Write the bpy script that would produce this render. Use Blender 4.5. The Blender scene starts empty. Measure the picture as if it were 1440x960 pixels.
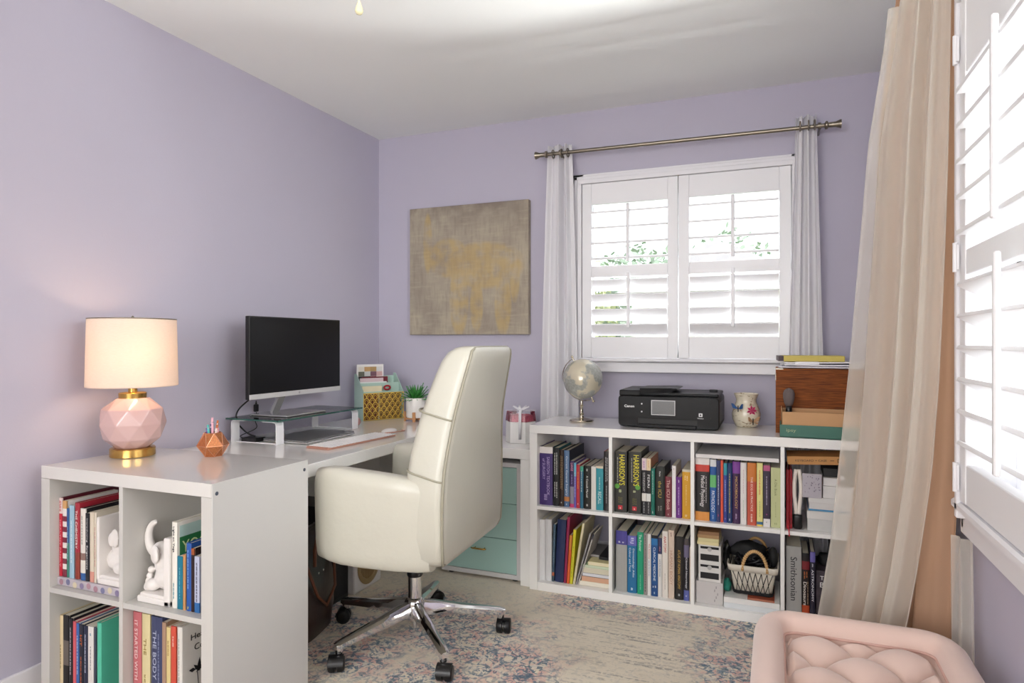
import bpy, bmesh, math, random
from mathutils import Vector, Matrix, noise
PI = math.pi
random.seed(7)
S = bpy.context.scene
C = S.collection

# ---------------------------------------------------------------- camera, world, lights, exposure
CAM_H = 1.157
cd = bpy.data.cameras.new('camera'); cam = bpy.data.objects.new('camera', cd); C.objects.link(cam)
cam.location = (0, 0, CAM_H); cam.rotation_euler = (PI/2, 0, math.radians(22.0))
cd.sensor_width = 36; cd.lens = 36*916/1440; cd.clip_start = .02
S.camera = cam
S.view_settings.view_transform = 'Standard'; S.view_settings.look = 'None'
S.view_settings.gamma = 1; S.view_settings.use_curve_mapping = False
S.view_settings.exposure = -0.22
S.cycles.use_denoising = True
S.cycles.max_bounces = 10; S.cycles.diffuse_bounces = 6; S.cycles.transparent_max_bounces = 24
S.cycles.sample_clamp_indirect = 6
W = bpy.data.worlds.new('sky'); S.world = W; W.use_nodes = True
wn = W.node_tree.nodes; wn['Background'].inputs[0].default_value = (.95, .975, 1, 1)
wn['Background'].inputs[1].default_value = 3.0

def area(name, loc, rot, sx, sy, power, col=(1, 1, 1)):
    l = bpy.data.lights.new(name, 'AREA'); l.shape = 'RECTANGLE'; l.size = sx; l.size_y = sy; l.energy = power; l.color = col
    o = bpy.data.objects.new(name, l); C.objects.link(o); o.location = loc; o.rotation_euler = rot
    return o
# daylight from outside the right hand window and outside the far window
area('daylight_right_window', (1.15, .95, 1.75), (0, math.radians(80), math.radians(-10)), 1.4, 1.7, 62, (1, .985, .97))
area('daylight_right_window_low_sky', (1.45, -.25, 1.75), (0, math.radians(84), math.radians(-50)), 1.2, 1.0, 170, (1, .985, .96))
area('ground_bounce_far_window', (-.44, 4.15, .55), (math.radians(-128), 0, 0), 1.6, .8, 760, (1, 1, 1))
area('ground_bounce_right_window', (1.2, 1.1, .35), (0, math.radians(128), 0), .8, 1.7, 22, (1, 1, 1))
# soft fill light added out of view behind the camera
area('added_fill_light', (-.75, -2.3, 1.5), (math.radians(91), 0, 0), 2.6, 1.5, 105, (.985, .99, 1))

# ---------------------------------------------------------------- photo measurement helpers (pixel -> metric position on a known plane)
_a = math.radians(22.0); _F = (-math.sin(_a), math.cos(_a)); _R = (math.cos(_a), math.sin(_a))
def _ray(x, y):
    u = (x-720)/916; return (_F[0]+u*_R[0], _F[1]+u*_R[1], (480-y)/916)
def AtY(x, y, Y):
    r = _ray(x, y); t = Y/r[1]; return (r[0]*t, Y, CAM_H+r[2]*t)
def XatY(x, Y): return AtY(x, 480, Y)[0]
def ZatY(x, y, Y): return AtY(x, y, Y)[2]

# ---------------------------------------------------------------- materials
def srgb(h):
    if isinstance(h, str):
        h = h.lstrip('#'); c = [int(h[i:i+2], 16)/255 for i in (0, 2, 4)]
    else: c = list(h)
    return tuple(((v/12.92) if v <= .04045 else ((v+.055)/1.055)**2.4) for v in c)+(1,)
_mc = {}
def M(name, col, rough=.5, metal=0, spec=.5, coat=0, emis=None, es=0, noise_s=0, noise_a=0, bump=0, bump_s=60, sheen=0, trans=0, scale=(1, 1, 1)):
    key = name
    if key in _mc: return _mc[key]
    m = bpy.data.materials.new(name); m.use_nodes = True; nt = m.node_tree; b = nt.nodes['Principled BSDF']
    c = srgb(col)
    b.inputs['Base Color'].default_value = c; b.inputs['Roughness'].default_value = rough
    b.inputs['Metallic'].default_value = metal; b.inputs['Specular IOR Level'].default_value = spec
    b.inputs['Coat Weight'].default_value = coat; b.inputs['Coat Roughness'].default_value = .05
    b.inputs['Sheen Weight'].default_value = sheen; b.inputs['Transmission Weight'].default_value = trans
    if emis: b.inputs['Emission Color'].default_value = srgb(emis); b.inputs['Emission Strength'].default_value = es
    if noise_a or bump:
        tc = nt.nodes.new('ShaderNodeTexCoord'); mp = nt.nodes.new('ShaderNodeMapping'); mp.inputs['Scale'].default_value = scale
        nt.links.new(tc.outputs['Object'], mp.inputs[0])
    if noise_a:
        n = nt.nodes.new('ShaderNodeTexNoise'); n.inputs['Scale'].default_value = noise_s; n.inputs['Detail'].default_value = 5
        nt.links.new(mp.outputs[0], n.inputs[0])
        mx = nt.nodes.new('ShaderNodeMix'); mx.data_type = 'RGBA'
        mx.inputs[6].default_value = tuple(v*(1-noise_a) for v in c[:3])+(1,); mx.inputs[7].default_value = tuple(min(1, v*(1+noise_a)) for v in c[:3])+(1,)
        nt.links.new(n.outputs[0], mx.inputs[0]); nt.links.new(mx.outputs[2], b.inputs['Base Color'])
    if bump:
        n2 = nt.nodes.new('ShaderNodeTexNoise'); n2.inputs['Scale'].default_value = bump_s; n2.inputs['Detail'].default_value = 4
        nt.links.new(mp.outputs[0], n2.inputs[0])
        bp = nt.nodes.new('ShaderNodeBump'); bp.inputs['Strength'].default_value = bump; bp.inputs['Distance'].default_value = .002
        nt.links.new(n2.outputs[0], bp.inputs['Height']); nt.links.new(bp.outputs[0], b.inputs['Normal'])
    _mc[key] = m; return m
def P(col, rough=.45): return M('paper_'+col.lstrip('#'), col, rough, noise_s=25, noise_a=.05)

m_wall = M('lavender_wall_paint', '#bfbbcb', .75, noise_s=3, noise_a=.02, bump=.12, bump_s=180)
m_ceil = M('ceiling_paint', '#f3f5f2', .9, noise_s=3, noise_a=.015, bump=.1, bump_s=150)
m_trim = M('white_trim_paint', '#ecebee', .35)
m_shut = M('white_shutter_paint', '#f0f0f2', .32)
m_gloss = M('white_gloss_lacquer', '#f8f7f4', .12, coat=.5, noise_s=4, noise_a=.01)
m_shelf = M('shaded_white_laminate', '#cbc9c4', .35, noise_s=5, noise_a=.01)  # near shelf's white laminate, with shade put into its colour
m_shelft = M('shaded_white_gloss', '#dad8d3', .12, coat=.5, noise_s=4, noise_a=.01)  # its gloss white, painted dimmer than the long shelf's to stand for shade
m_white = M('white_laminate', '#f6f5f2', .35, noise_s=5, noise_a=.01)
m_leather = M('ivory_leather', '#c8c6b9', .36, coat=.15, noise_s=8, noise_a=.03, bump=.35, bump_s=45)
m_seam = M('leather_piping', '#a09c8a', .45, noise_s=8, noise_a=.04)
m_chrome = M('chrome', '#e8e8ea', .06, 1)
m_blackp = M('black_plastic', '#131315', .35)
m_blackm = M('matte_black', '#1a1a1c', .7)
m_brass = M('brushed_brass', '#c9a25c', .25, 1, noise_s=30, noise_a=.08)
m_brz = M('antique_brass', '#8f877a', .3, 1)
m_silver = M('pale_nickel', '#cfc6b4', .2, 1)
m_gold = M('gold_wire', '#e6c35c', .4, .25)
m_mint = M('mint_lacquer', '#a8cbc3', .18, coat=.4)
m_grey = M('grey_metal', '#b9b9bb', .35, .7)
m_page = M('page_edges', '#dcd5c4', .8, noise_s=120, noise_a=.1, scale=(6, .2, .2))
m_textw = M('lettering_white', '#f2f2f0', .5)
m_textk = M('lettering_black', '#1c1c1e', .5)

# ---------------------------------------------------------------- mesh helpers
class MB:
    """collects shapes, then links them as ONE mesh object"""
    def __init__(s): s.bm = bmesh.new(); s.mats = []; s.cur = 0
    def mat(s, m):
        if m not in s.mats: s.mats.append(m)
        s.cur = s.mats.index(m); return s
    def _fin(s, vs):
        for v in vs:
            for f in v.link_faces: f.material_index = s.cur
    def box(s, x0, x1, y0, y1, z0, z1, bev=0, seg=2, M4=None):
        r = bmesh.ops.create_cube(s.bm, size=1)
        vs = r['verts']
        for v in vs: v.co = Vector(((x0+x1)/2+v.co.x*(x1-x0), (y0+y1)/2+v.co.y*(y1-y0), (z0+z1)/2+v.co.z*(z1-z0)))
        if bev:
            es = list({e for v in vs for e in v.link_edges})
            rr = bmesh.ops.bevel(s.bm, geom=es, offset=bev, segments=seg, profile=.5, affect='EDGES', clamp_overlap=True)
            seen = set(rr['verts']); st = [v for v in rr['verts']]
            vs = list(seen)
        if M4 is not None:
            for v in vs: v.co = M4 @ v.co
        s._fin(vs); return s
    def loft(s, rings, close=True, cap=True):
        R = [[s.bm.verts.new(p) for p in r] for r in rings]; n = len(R[0]); fs = []
        for a, b in zip(R, R[1:]):
            for i in range(n if close else n-1):
                j = (i+1) % n
                fs.append(s.bm.faces.new((a[i], a[j], b[j], b[i])))
        if cap and close:
            for r, rev in ((R[0], True), (R[-1], False)):
                try: fs.append(s.bm.faces.new(r[::-1] if rev else r))
                except Exception: pass
        for f in fs: f.material_index = s.cur
        return s
    def lathe(s, prof, cx=0, cy=0, cz=0, seg=32, M4=None, cap=True):
        rings = []
        for r, z in prof:
            ring = [Vector((cx+r*math.cos(2*PI*i/seg), cy+r*math.sin(2*PI*i/seg), cz+z)) for i in range(seg)]
            if M4 is not None: ring = [M4 @ p for p in ring]
            rings.append(ring)
        return s.loft(rings, cap=cap)
    def tube(s, pts, r, seg=10, closed=False):
        pts = [Vector(p) for p in pts]; n = len(pts); rings = []
        rs = r if isinstance(r, (list, tuple)) else [r]*n
        prev = None
        for i, p in enumerate(pts):
            if closed: t = pts[(i+1) % n]-pts[i-1]
            else: t = pts[min(i+1, n-1)]-pts[max(i-1, 0)]
            t.normalize()
            up = prev if prev is not None else (Vector((0, 0, 1)) if abs(t.z) < .9 else Vector((1, 0, 0)))
            a = t.cross(up)
            if a.length < 1e-4: a = t.cross(Vector((1, 0, 0)))
            a.normalize(); b = a.cross(t).normalized(); prev = b
            rings.append([p+(a*math.cos(2*PI*k/seg)+b*math.sin(2*PI*k/seg))*rs[i] for k in range(seg)])
        if closed: rings.append(rings[0]); return s.loft(rings, cap=False)
        return s.loft(rings)
    def sphere(s, c, r, sub=3, sc=(1, 1, 1), M4=None):
        q = bmesh.ops.create_icosphere(s.bm, subdivisions=sub, radius=r)
        for v in q['verts']:
            v.co = Vector((v.co.x*sc[0], v.co.y*sc[1], v.co.z*sc[2]))
            if M4 is not None: v.co = M4 @ v.co
            v.co += Vector(c)
        s._fin(q['verts']); return s
    def poly(s, pts, th=None):
        vs = [s.bm.verts.new(p) for p in pts]; f = s.bm.faces.new(vs); f.material_index = s.cur
        return s
    def prism(s, pts, off):
        off = Vector(off); a = [Vector(p) for p in pts]; return s.loft([a, [p+off for p in a]])
    def grid(s, fn, nu, nv):
        V = [[s.bm.verts.new(fn(i/nu, j/nv)) for j in range(nv+1)] for i in range(nu+1)]
        for i in range(nu):
            for j in range(nv):
                f = s.bm.faces.new((V[i][j], V[i+1][j], V[i+1][j+1], V[i][j+1])); f.material_index = s.cur
        return s
    def build(s, name, mat=None, parent=None, loc=None, smooth=False, angle=None):
        if loc is not None:
            for v in s.bm.verts: v.co -= Vector(loc)
        bmesh.ops.recalc_face_normals(s.bm, faces=s.bm.faces)
        me = bpy.data.meshes.new(name); s.bm.to_mesh(me); s.bm.free()
        ms = s.mats if s.mats else [mat]
        for m in ms: me.materials.append(m)
        o = bpy.data.objects.new(name, me); C.objects.link(o)
        if loc is not None: o.location = loc
        if smooth:
            for p in me.polygons: p.use_smooth = True
            if angle is not None: me.set_sharp_from_angle(angle=math.radians(angle))
        if parent is not None: adopt(o, parent)
        return o
def wm(o):
    m = o.matrix_basis.copy()
    return (wm(o.parent) @ o.matrix_parent_inverse @ m) if o.parent else m
def adopt(o, parent):
    o.parent = parent; o.matrix_parent_inverse = wm(parent).inverted()
def tag(o, label, cat, group=None):
    o['label'] = label; o['category'] = cat
    if group: o['group'] = group
    return o
def thing(name, label, cat, loc, group=None, rz=0):
    o = bpy.data.objects.new(name, None); C.objects.link(o); o.location = loc; o.rotation_euler = (0, 0, rz); o.empty_display_size = .1
    return tag(o, label, cat, group)
def struct(o): o['kind'] = 'structure'; return o
def solid(o, th, off=0):
    md = o.modifiers.new('thickness', 'SOLIDIFY'); md.thickness = th; md.offset = off; return o
def subsurf(o, n=2):
    md = o.modifiers.new('sub', 'SUBSURF'); md.levels = n; md.render_levels = n; return o
def text(s, size_w, size_h, origin, xdir, ydir, mat, parent, name='lettering', fit=True, ext=.0004, bold=0):
    """text mesh whose block is size_w long (along xdir) and size_h high (along ydir), centred at origin"""
    cu = bpy.data.curves.new('t', 'FONT'); cu.body = s; cu.align_x = 'CENTER'; cu.align_y = 'CENTER'; cu.extrude = .01; cu.offset = bold
    cu.resolution_u = 3
    to = bpy.data.objects.new('t', cu); C.objects.link(to)
    dg = bpy.context.evaluated_depsgraph_get(); dg.update()
    me = bpy.data.meshes.new_from_object(to.evaluated_get(dg))
    bpy.data.objects.remove(to); bpy.data.curves.remove(cu)
    if not me.vertices: return None
    xs = [v.co.x for v in me.vertices]; ys = [v.co.y for v in me.vertices]
    w = max(xs)-min(xs); h = max(ys)-min(ys); cx = (max(xs)+min(xs))/2; cy = (max(ys)+min(ys))/2
    sx = size_w/w; sy = size_h/h
    if not fit: sx = sy = min(sx, sy)
    xd = Vector(xdir).normalized(); yd = Vector(ydir).normalized(); zd = xd.cross(yd)
    for v in me.vertices:
        v.co = Vector(origin)+xd*((v.co.x-cx)*sx)+yd*((v.co.y-cy)*sy)+zd*(v.co.z*ext/.01)
    me.materials.clear(); me.materials.append(mat)
    o = bpy.data.objects.new(name, me); C.objects.link(o)
    if parent is not None: adopt(o, parent)
    return o

# ---------------------------------------------------------------- room shell
XL, XR, YB, YF, ZC = -2.215, .456, 3.34, -.9, 2.372
b = MB(); b.box(XL-.12, XR+.12, YF-.1, YB+.12, -.1, 0)
# floorboards
m_floor = M('oak_floor', '#a58360', .4, noise_s=6, noise_a=.2, scale=(1, 8, 1))
struct(b.build('floor', m_floor))
struct(MB().box(XL-.12, XR+.12, YF-.1, YB+.12, ZC, ZC+.1).build('ceiling', m_ceil))
struct(MB().box(XL-.12, XL, YF, YB+.12, 0, ZC).build('wall_left', m_wall))
b = MB(); b.box(XL, -1.75, YF-.1, YF, 0, ZC); b.box(.25, XR, YF-.1, YF, 0, ZC); b.box(-1.75, .25, YF-.1, YF, 2.28, ZC); struct(b.build('wall_front', m_wall))  # wide opening added in this wall to let the fill light through
m_light_block = M('light_block_paint', '#e4e2dd', .8, noise_s=3, noise_a=.02)
b = MB(); b.box(XL-.12, XR+.12, -2.5, -2.4, -.1, ZC+.1); b.box(XL-.12, XL, -2.4, YF-.1, 0, ZC); b.box(XR, XR+.12, -2.4, YF-.1, 0, ZC); struct(b.build('wall_light_block', m_light_block))  # unseen enclosure added to keep sky light out of the opening
struct(MB().box(XL-.12, XR+.12, -2.4, YF-.1, ZC, ZC+.1).build('ceiling_light_block', m_light_block)); struct(MB().box(XL-.12, XR+.12, -2.4, YF-.1, -.1, 0).build('floor_light_block', M('light_block_base', '#b39a7a', .5)))  # top and base of the added light-blocking enclosure
def wall_hole(name, ax, c0, c1, a0, a1, h0, h1, z0, z1):
    b = MB()
    def bx(p, q, u, v):
        if ax == 'y': b.box(p, q, c0, c1, u, v)
        else: b.box(c0, c1, p, q, u, v)
    bx(a0, h0, 0, ZC); bx(h1, a1, 0, ZC); bx(h0, h1, 0, z0); bx(h0, h1, z1, ZC)
    return struct(b.build(name, m_wall))
wall_hole('wall_back', 'y', YB, YB+.12, XL, XR+.12, -.961, .095, 1.05, 1.985)
RW0, RW1 = .335, 1.885      # right window opening along Y
wall_hole('wall_right', 'x', XR, XR+.12, YF, YB, RW0, RW1, .75, 1.98)
struct(MB().box(XL+.0, XR, YB-.014, YB, 0, .115, .003).build('baseboard_back', m_trim))
struct(MB().box(XL, XL+.014, YF, YB-.014, 0, .115, .003).build('baseboard_left', m_trim))
struct(MB().box(XR-.014, XR, YF, YB-.014, 0, .115, .003).build('baseboard_right', m_trim))

def pane_mat():
    m = bpy.data.materials.new('window_glass'); m.use_nodes = True; nt = m.node_tree; nt.nodes.clear()
    o = nt.nodes.new('ShaderNodeOutputMaterial'); t = nt.nodes.new('ShaderNodeBsdfTransparent'); g = nt.nodes.new('ShaderNodeBsdfGlossy')
    g.inputs['Roughness'].default_value = .02; t.inputs[0].default_value = (.97, .98, .98, 1)
    mx = nt.nodes.new('ShaderNodeMixShader'); f = nt.nodes.new('ShaderNodeFresnel'); f.inputs[0].default_value = 1.35
    nt.links.new(f.outputs[0], mx.inputs[0]); nt.links.new(t.outputs[0], mx.inputs[1]); nt.links.new(g.outputs[0], mx.inputs[2]); nt.links.new(mx.outputs[0], o.inputs[0])
    return m
m_glass = pane_mat()

# ---------------------------------------------------------------- plantation shutters (in a local frame: a along the wall, d out from the wall into the room, z up)
def shutter_window(name, T, a0, a1, z0, z1, panels, zl, zu, zmid, rail_t, rail_b, tilt_u, tilt_l, pitch, lw=.064, apron=True, nl=None):
    """T maps (a,d,z) to the world; a0..a1, z0..z1 outer casing; panels = list of (pa0,pa1); zl/zu louvre field bottom/top"""
    def bx(b, A0, A1, D0, D1, Z0, Z1, bev=.002): b.box(A0, A1, D0, D1, Z0, Z1, bev, 1, T); return b
    cw = panels[0][0]-a0
    b = MB()
    bx(b, a0, a1, 0, .022, z1-cw*.9, z1); bx(b, a0, a0+cw, 0, .022, z0, z1); bx(b, a1-cw, a1, 0, .022, z0, z1)
    bx(b, a0, a1, 0, .022, z0, z0+.05)
    # moulded lip and inner box frame
    bx(b, a0+.012, a1-.012, .02, .03, z1-.03, z1-.012); bx(b, a0+.012, a0+.03, .02, .03, z0, z1-.012); bx(b, a1-.03, a1-.012, .02, .03, z0, z1-.012)
    bx(b, a0+cw*.6, a0+cw-.003, .0, .05, z0+.03, z1-.05); bx(b, a1-cw+.003, a1-cw*.6, .0, .05, z0+.03, z1-.05)
    bx(b, a0+cw*.6, a1-cw*.6, .0, .05, z1-cw*.9-.002, z1-cw*.55)
    if apron:
        bx(b, a0-.01, a1+.01, 0, .055, z0+.052, z0+.072, .006); bx(b, a0, a1, 0, .03, z0-.0, z0+.05)
    else:
        bx(b, a0-.0, a1+.0, 0, .05, z0+.045, z0+.07, .006); bx(b, a0, a1, 0, .03, z0-.02, z0+.04, .008)
    # jamb lining
    oa, ob = a0+cw-.005, a1-cw+.005
    bx(b, oa-.02, oa, -.12, .0, z0+.04, z1-.05); bx(b, ob, ob+.02, -.12, .0, z0+.04, z1-.05)
    bx(b, oa, ob, -.12, 0, z1-.07, z1-.05); bx(b, oa, ob, -.12, 0, z0+.05, z0+.066)
    root = struct(b.build(name, m_trim))
    # sash with its pane
    s = MB()
    for q0, q1 in ((oa, oa+.035), (ob-.035, ob), ((oa+ob)/2-.02, (oa+ob)/2+.02)): bx(s, q0, q1, -.1, -.07, z0+.066, z1-.07)
    bx(s, oa, ob, -.1, -.07, z1-.115, z1-.07); bx(s, oa, ob, -.1, -.07, z0+.066, z0+.1)
    bx(s, oa, ob, -.1, -.07, zmid-.02, zmid+.02)
    s.build('sash', m_trim, root)
    g = MB(); bx(g, oa+.01, ob-.01, -.087, -.083, z0+.07, z1-.08, 0); g.build('pane', m_glass, root)
    st = .05
    for (p0, p1) in panels:
        b = MB()
        zt, zb = z1-cw*.9-.004, z0+.074
        bx(b, p0, p0+st, .012, .044, zb, zt); bx(b, p1-st, p1, .012, .044, zb, zt)
        bx(b, p0+st, p1-st, .014, .042, zu, zt); bx(b, p0+st, p1-st, .014, .042, zb, zl)
        bx(b, p0+st, p1-st, .014, .042, zmid[0] if isinstance(zmid, tuple) else zmid-.03, zmid[1] if isinstance(zmid, tuple) else zmid+.03)
        pan = b.build('shutter_panel', m_shut, root)
        for (q0, q1, tilt) in ((zmid+.03, zu, tilt_u), (zl, zmid-.03, tilt_l)):
            n = round((q1-q0)/pitch); ph = (q1-q0)/n
            ca = (p0+p1)/2
            tips = []
            for k in range(n):
                zc = q0+ph*(k+.5); b = MB(); ring = []
                for cu_, w in ((1, -.0042), (1, .0042), (.97, .0050), (.5, .0060), (-.5, .0060), (-.97, .0050), (-1, .0042), (-1, -.0042), (-.97, -.0050), (-.5, -.0060), (.5, -.0060), (.97, -.0050)):
                    u = cu_*lw/2
                    d = .028+u*math.cos(tilt)-w*math.sin(tilt); z = zc-u*math.sin(tilt)-w*math.cos(tilt)
                    ring.append((d, z))
                tips.append((.028+lw/2*math.cos(tilt), zc-lw/2*math.sin(tilt)))
                b.loft([[T @ Vector((aa, d, z)) for d, z in ring] for aa in (p0+st+.002, p1-st-.002)])
                b.build('louver', m_shut, pan, smooth=True, angle=30)
            rd = tips[0][0]
            b = MB(); bx(b, ca-.008, ca+.008, rd+.002, rd+.014, tips[0][1]-.02, tips[-1][1]+.035, .003); b.build('tilt_rod', m_shut, pan)
    return root
Tb = Matrix(((1, 0, 0, 0), (0, -1, 0, YB), (0, 0, 1, 0), (0, 0, 0, 1)))
w1 = shutter_window('window_1', Tb, -.996, .13, 1.0, 2.035, [(-.936, -.447), (-.443, .068)], 1.18, 1.868, 1.518, 0, 0, math.radians(10), math.radians(-58), .0757)
# hinges
Tr = Matrix(((0, -1, 0, XR), (1, 0, 0, 0), (0, 0, 1, 0), (0, 0, 0, 1)))
w2 = shutter_window('window_2', Tr, .30, 1.92, .70, 2.03, [(.36, 1.108), (1.112, 1.86)], .868, 1.787, 1.343, 0, 0, math.radians(6), math.radians(-28), .0757, lw=.072, apron=False)
for z in (.83, 1.36, 1.86):
    b = MB(); b.lathe([(.006, 0), (.006, .07)], cx=XR-.052, cy=1.862, cz=z-.035, seg=12); b.box(XR-.052, XR-.046, 1.85, 1.88, z-.03, z+.03, .001); b.build('hinge', m_trim, w2, smooth=True, angle=40)

# ---------------------------------------------------------------- rug
def rug_mat():
    m = bpy.data.materials.new('faded_rug'); m.use_nodes = True; nt = m.node_tree; N = nt.nodes; L = nt.links; bs = N['Principled BSDF']
    bs.inputs['Roughness'].default_value = .95; bs.inputs['Sheen Weight'].default_value = .2
    tc = N.new('ShaderNodeTexCoord')
    def noi(scale, det=4, off=0, dist=0):
        mp = N.new('ShaderNodeMapping'); mp.inputs['Location'].default_value = (off, off*.7, 0); L.new(tc.outputs['Object'], mp.inputs[0])
        n = N.new('ShaderNodeTexNoise'); n.inputs['Scale'].default_value = scale; n.inputs['Detail'].default_value = det; n.inputs['Distortion'].default_value = dist
        L.new(mp.outputs[0], n.inputs[0]); return n.outputs[0]
    def ramp(src, a, b2):
        r = N.new('ShaderNodeMapRange'); r.inputs[1].default_value = a; r.inputs[2].default_value = b2; L.new(src, r.inputs[0]); return r.outputs[0]
    def mul(a, b2, op='MULTIPLY'):
        k = N.new('ShaderNodeMath'); k.operation = op; L.new(a, k.inputs[0])
        if isinstance(b2, (int, float)): k.inputs[1].default_value = b2
        else: L.new(b2, k.inputs[1])
        return k.outputs[0]
    def mix(f, a, c2):
        x = N.new('ShaderNodeMix'); x.data_type = 'RGBA'; L.new(f, x.inputs[0])
        if isinstance(a, str): x.inputs[6].default_value = srgb(a)
        else: L.new(a, x.inputs[6])
        x.inputs[7].default_value = srgb(c2); return x.outputs[2]
    base = mix(ramp(noi(2.2, 5, 3), .35, .65), '#f2e8d4', '#e0d5c0')
    sx = N.new('ShaderNodeSeparateXYZ'); L.new(tc.outputs['Object'], sx.inputs[0])
    def bl(v, lo, hi): return ramp(v, lo, hi)
    # central medallion, side border and end border keep their pattern, the field between is worn bare
    mp = N.new('ShaderNodeMapping'); mp.inputs['Location'].default_value = (1.5, -1.75, 0); L.new(tc.outputs['Object'], mp.inputs[0])
    sep = N.new('ShaderNodeVectorMath'); sep.operation = 'LENGTH'; L.new(mp.outputs[0], sep.inputs[0])
    dist = mul(mul(sep.outputs['Value'], mul(noi(6, 4, 8), .5), 'ADD'), -.25, 'ADD')
    med = ramp(dist, .98, .84)
    bor = bl(mul(sx.outputs[0], mul(noi(5, 4, 18), .35), 'ADD'), -.14, -.04)
    end = mul(bl(mul(sx.outputs[1], mul(noi(6, 4, 28), .3), 'ADD'), 2.80, 2.86), bl(sx.outputs[0], -1.0, -.8))
    keep = mul(mul(med, bor, 'MAXIMUM'), end, 'MAXIMUM')
    keep = mul(keep, ramp(noi(3.6, 4, 13, .3), .36, .52))
    def veins(scale, off, dist_, w, det=2):
        a = noi(scale, det, off, dist_); k = N.new('ShaderNodeMath'); k.operation = 'ABSOLUTE'; L.new(mul(a, -.5, 'ADD'), k.inputs[0]); return ramp(k.outputs[0], w, w*.5)
    # taupe brush streaks along the weave in the worn field
    st = N.new('ShaderNodeMapping'); st.inputs['Scale'].default_value = (.22, 3.2, 1); L.new(tc.outputs['Object'], st.inputs[0])
    sn = N.new('ShaderNodeTexNoise'); sn.inputs['Scale'].default_value = 15; sn.inputs['Detail'].default_value = 8; sn.inputs['Roughness'].default_value = .7; L.new(st.outputs[0], sn.inputs[0])
    field = mul(ramp(noi(1.9, 3, 63), .42, .56), bl(sx.outputs[0], -.95, -.6))
    c = mix(mul(mul(mul(ramp(sn.outputs[0], .50, .58), ramp(noi(90, 3, 3), .40, .55)), field), .75), base, '#8f887d')
    # pink ground, curling lines, blossoms and flecks
    c = mix(mul(mul(keep, ramp(noi(15, 4, 5, 1.0), .44, .55)), .75), c, '#dba39c')
    wear = ramp(noi(48, 3, 2), .38, .50)
    c = mix(mul(mul(mul(veins(9, 40, 1.6, .030), keep), wear), .9), c, '#5f7a8c')
    c = mix(mul(mul(mul(veins(15, 70, 1.4, .038), keep), wear), .85), c, '#70879a')
    vor = N.new('ShaderNodeTexVoronoi'); vor.inputs['Scale'].default_value = 9; vor.feature = 'F1'; L.new(tc.outputs['Object'], vor.inputs[0])
    rg = N.new('ShaderNodeMath'); rg.operation = 'SINE'; L.new(mul(mul(vor.outputs['Distance'], mul(noi(30, 2, 66), .06), 'ADD'), 20), rg.inputs[0])
    c = mix(mul(mul(mul(ramp(rg.outputs[0], .70, .86), keep), wear), .85), c, '#587284')
    sp = mul(ramp(noi(44, 2, 9, .8), .565, .60), mul(keep, .15, 'MAXIMUM'))
    c = mix(mul(sp, .9), c, '#4f6a7c')
    sp2 = mul(ramp(noi(38, 2, 39, .8), .58, .62), keep)
    c = mix(mul(sp2, .8), c, '#e9e0d2')
    wr = mul(ramp(noi(120, 3, 91), .5, .56), ramp(noi(1.9, 4, 13), .46, .62))
    c = mix(mul(wr, .35), c, '#ece6da')
    L.new(c, bs.inputs['Base Color'])
    bp = N.new('ShaderNodeBump'); bp.inputs['Strength'].default_value = .5; bp.inputs['Distance'].default_value = .003; L.new(noi(220, 2, 1), bp.inputs['Height']); L.new(bp.outputs[0], bs.inputs['Normal'])
    return m
RZ = .006
rug = MB().box(-2.12, .40, .25, 3.30, 0.0005, RZ, .002, 1).build('rug', rug_mat())
tag(rug, 'large faded cream rug with washed blue and pink pattern covering the floor', 'rug')

# ---------------------------------------------------------------- cube shelves
def cube_shelf(label, x0, y0, x1, y1, cols, z0=RZ, H=.77, to=.038, ti=.016, back=False, mt=None, mb=None):
    m_gl, m_wh = mt or m_gloss, mb or m_white
    r = thing('cube_shelf', label, 'shelf', ((x0+x1)/2, (y0+y1)/2, z0))
    b = MB()
    b.mat(m_gl).box(x0, x1, y0, y1, H-to, H, .0015)
    b.mat(m_wh)
    b.box(x0, x0+to, y0, y1, z0, H-to-.0005, .0015); b.box(x1-to, x1, y0, y1, z0, H-to-.0005, .0015)
    b.box(x0+to+.0005, x1-to-.0005, y0, y1, z0, z0+to, .0015)
    b.build('frame', None, r)
    cw = (x1-x0-2*to-(cols-1)*ti)/cols; zm = (z0+H)/2
    for i in range(cols):
        a = x0+to+i*(cw+ti)
        MB().box(a, a+cw, y0+.002, y1-.002, zm-ti/2, zm+ti/2, .001).build('shelf_board', m_wh, r)
        if i < cols-1: MB().box(a+cw+.0003, a+cw+ti-.0003, y0+.001, y1-.001, z0+to, H-to, .001).build('divider', m_wh, r)
    if back: MB().box(x0+to, x1-to, y1-.006, y1-.002, z0+to, H-to).build('back_panel', m_wh, r)
    return r, zm
KX0, KX1, KY0, KY1 = -1.060, .41, 2.84, 3.23
cube_shelf('long low white cube shelf full of books under the far window', KX0, KY0, KX1, KY1, 4)
LX0, LX1, LY0, LY1 = -2.122, -1.418, 1.333, 1.722
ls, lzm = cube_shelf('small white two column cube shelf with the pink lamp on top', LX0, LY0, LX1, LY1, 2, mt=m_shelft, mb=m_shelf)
MB().box(LX1+.0004, LX1+.0042, LY0, LY1, RZ, .7705, .0006).build('side_panel', M('side_panel_shaded_white', '#cfcfcd', .3, noise_s=5, noise_a=.01), ls)  # white side, darkened in its colour like the rest of this shelf
for y in (LY0+.014, LY1-.018):   # cam lock covers
    MB().lathe([(.0055, 0), (.0055, .001), (.003, .0015)], seg=14, M4=Matrix.Translation((LX1+.0042, y, .742)) @ Matrix.Rotation(PI/2, 4, 'Y')).build('screw_cap', M('dark_screw_cap', '#4a5260', .4), ls)

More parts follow.
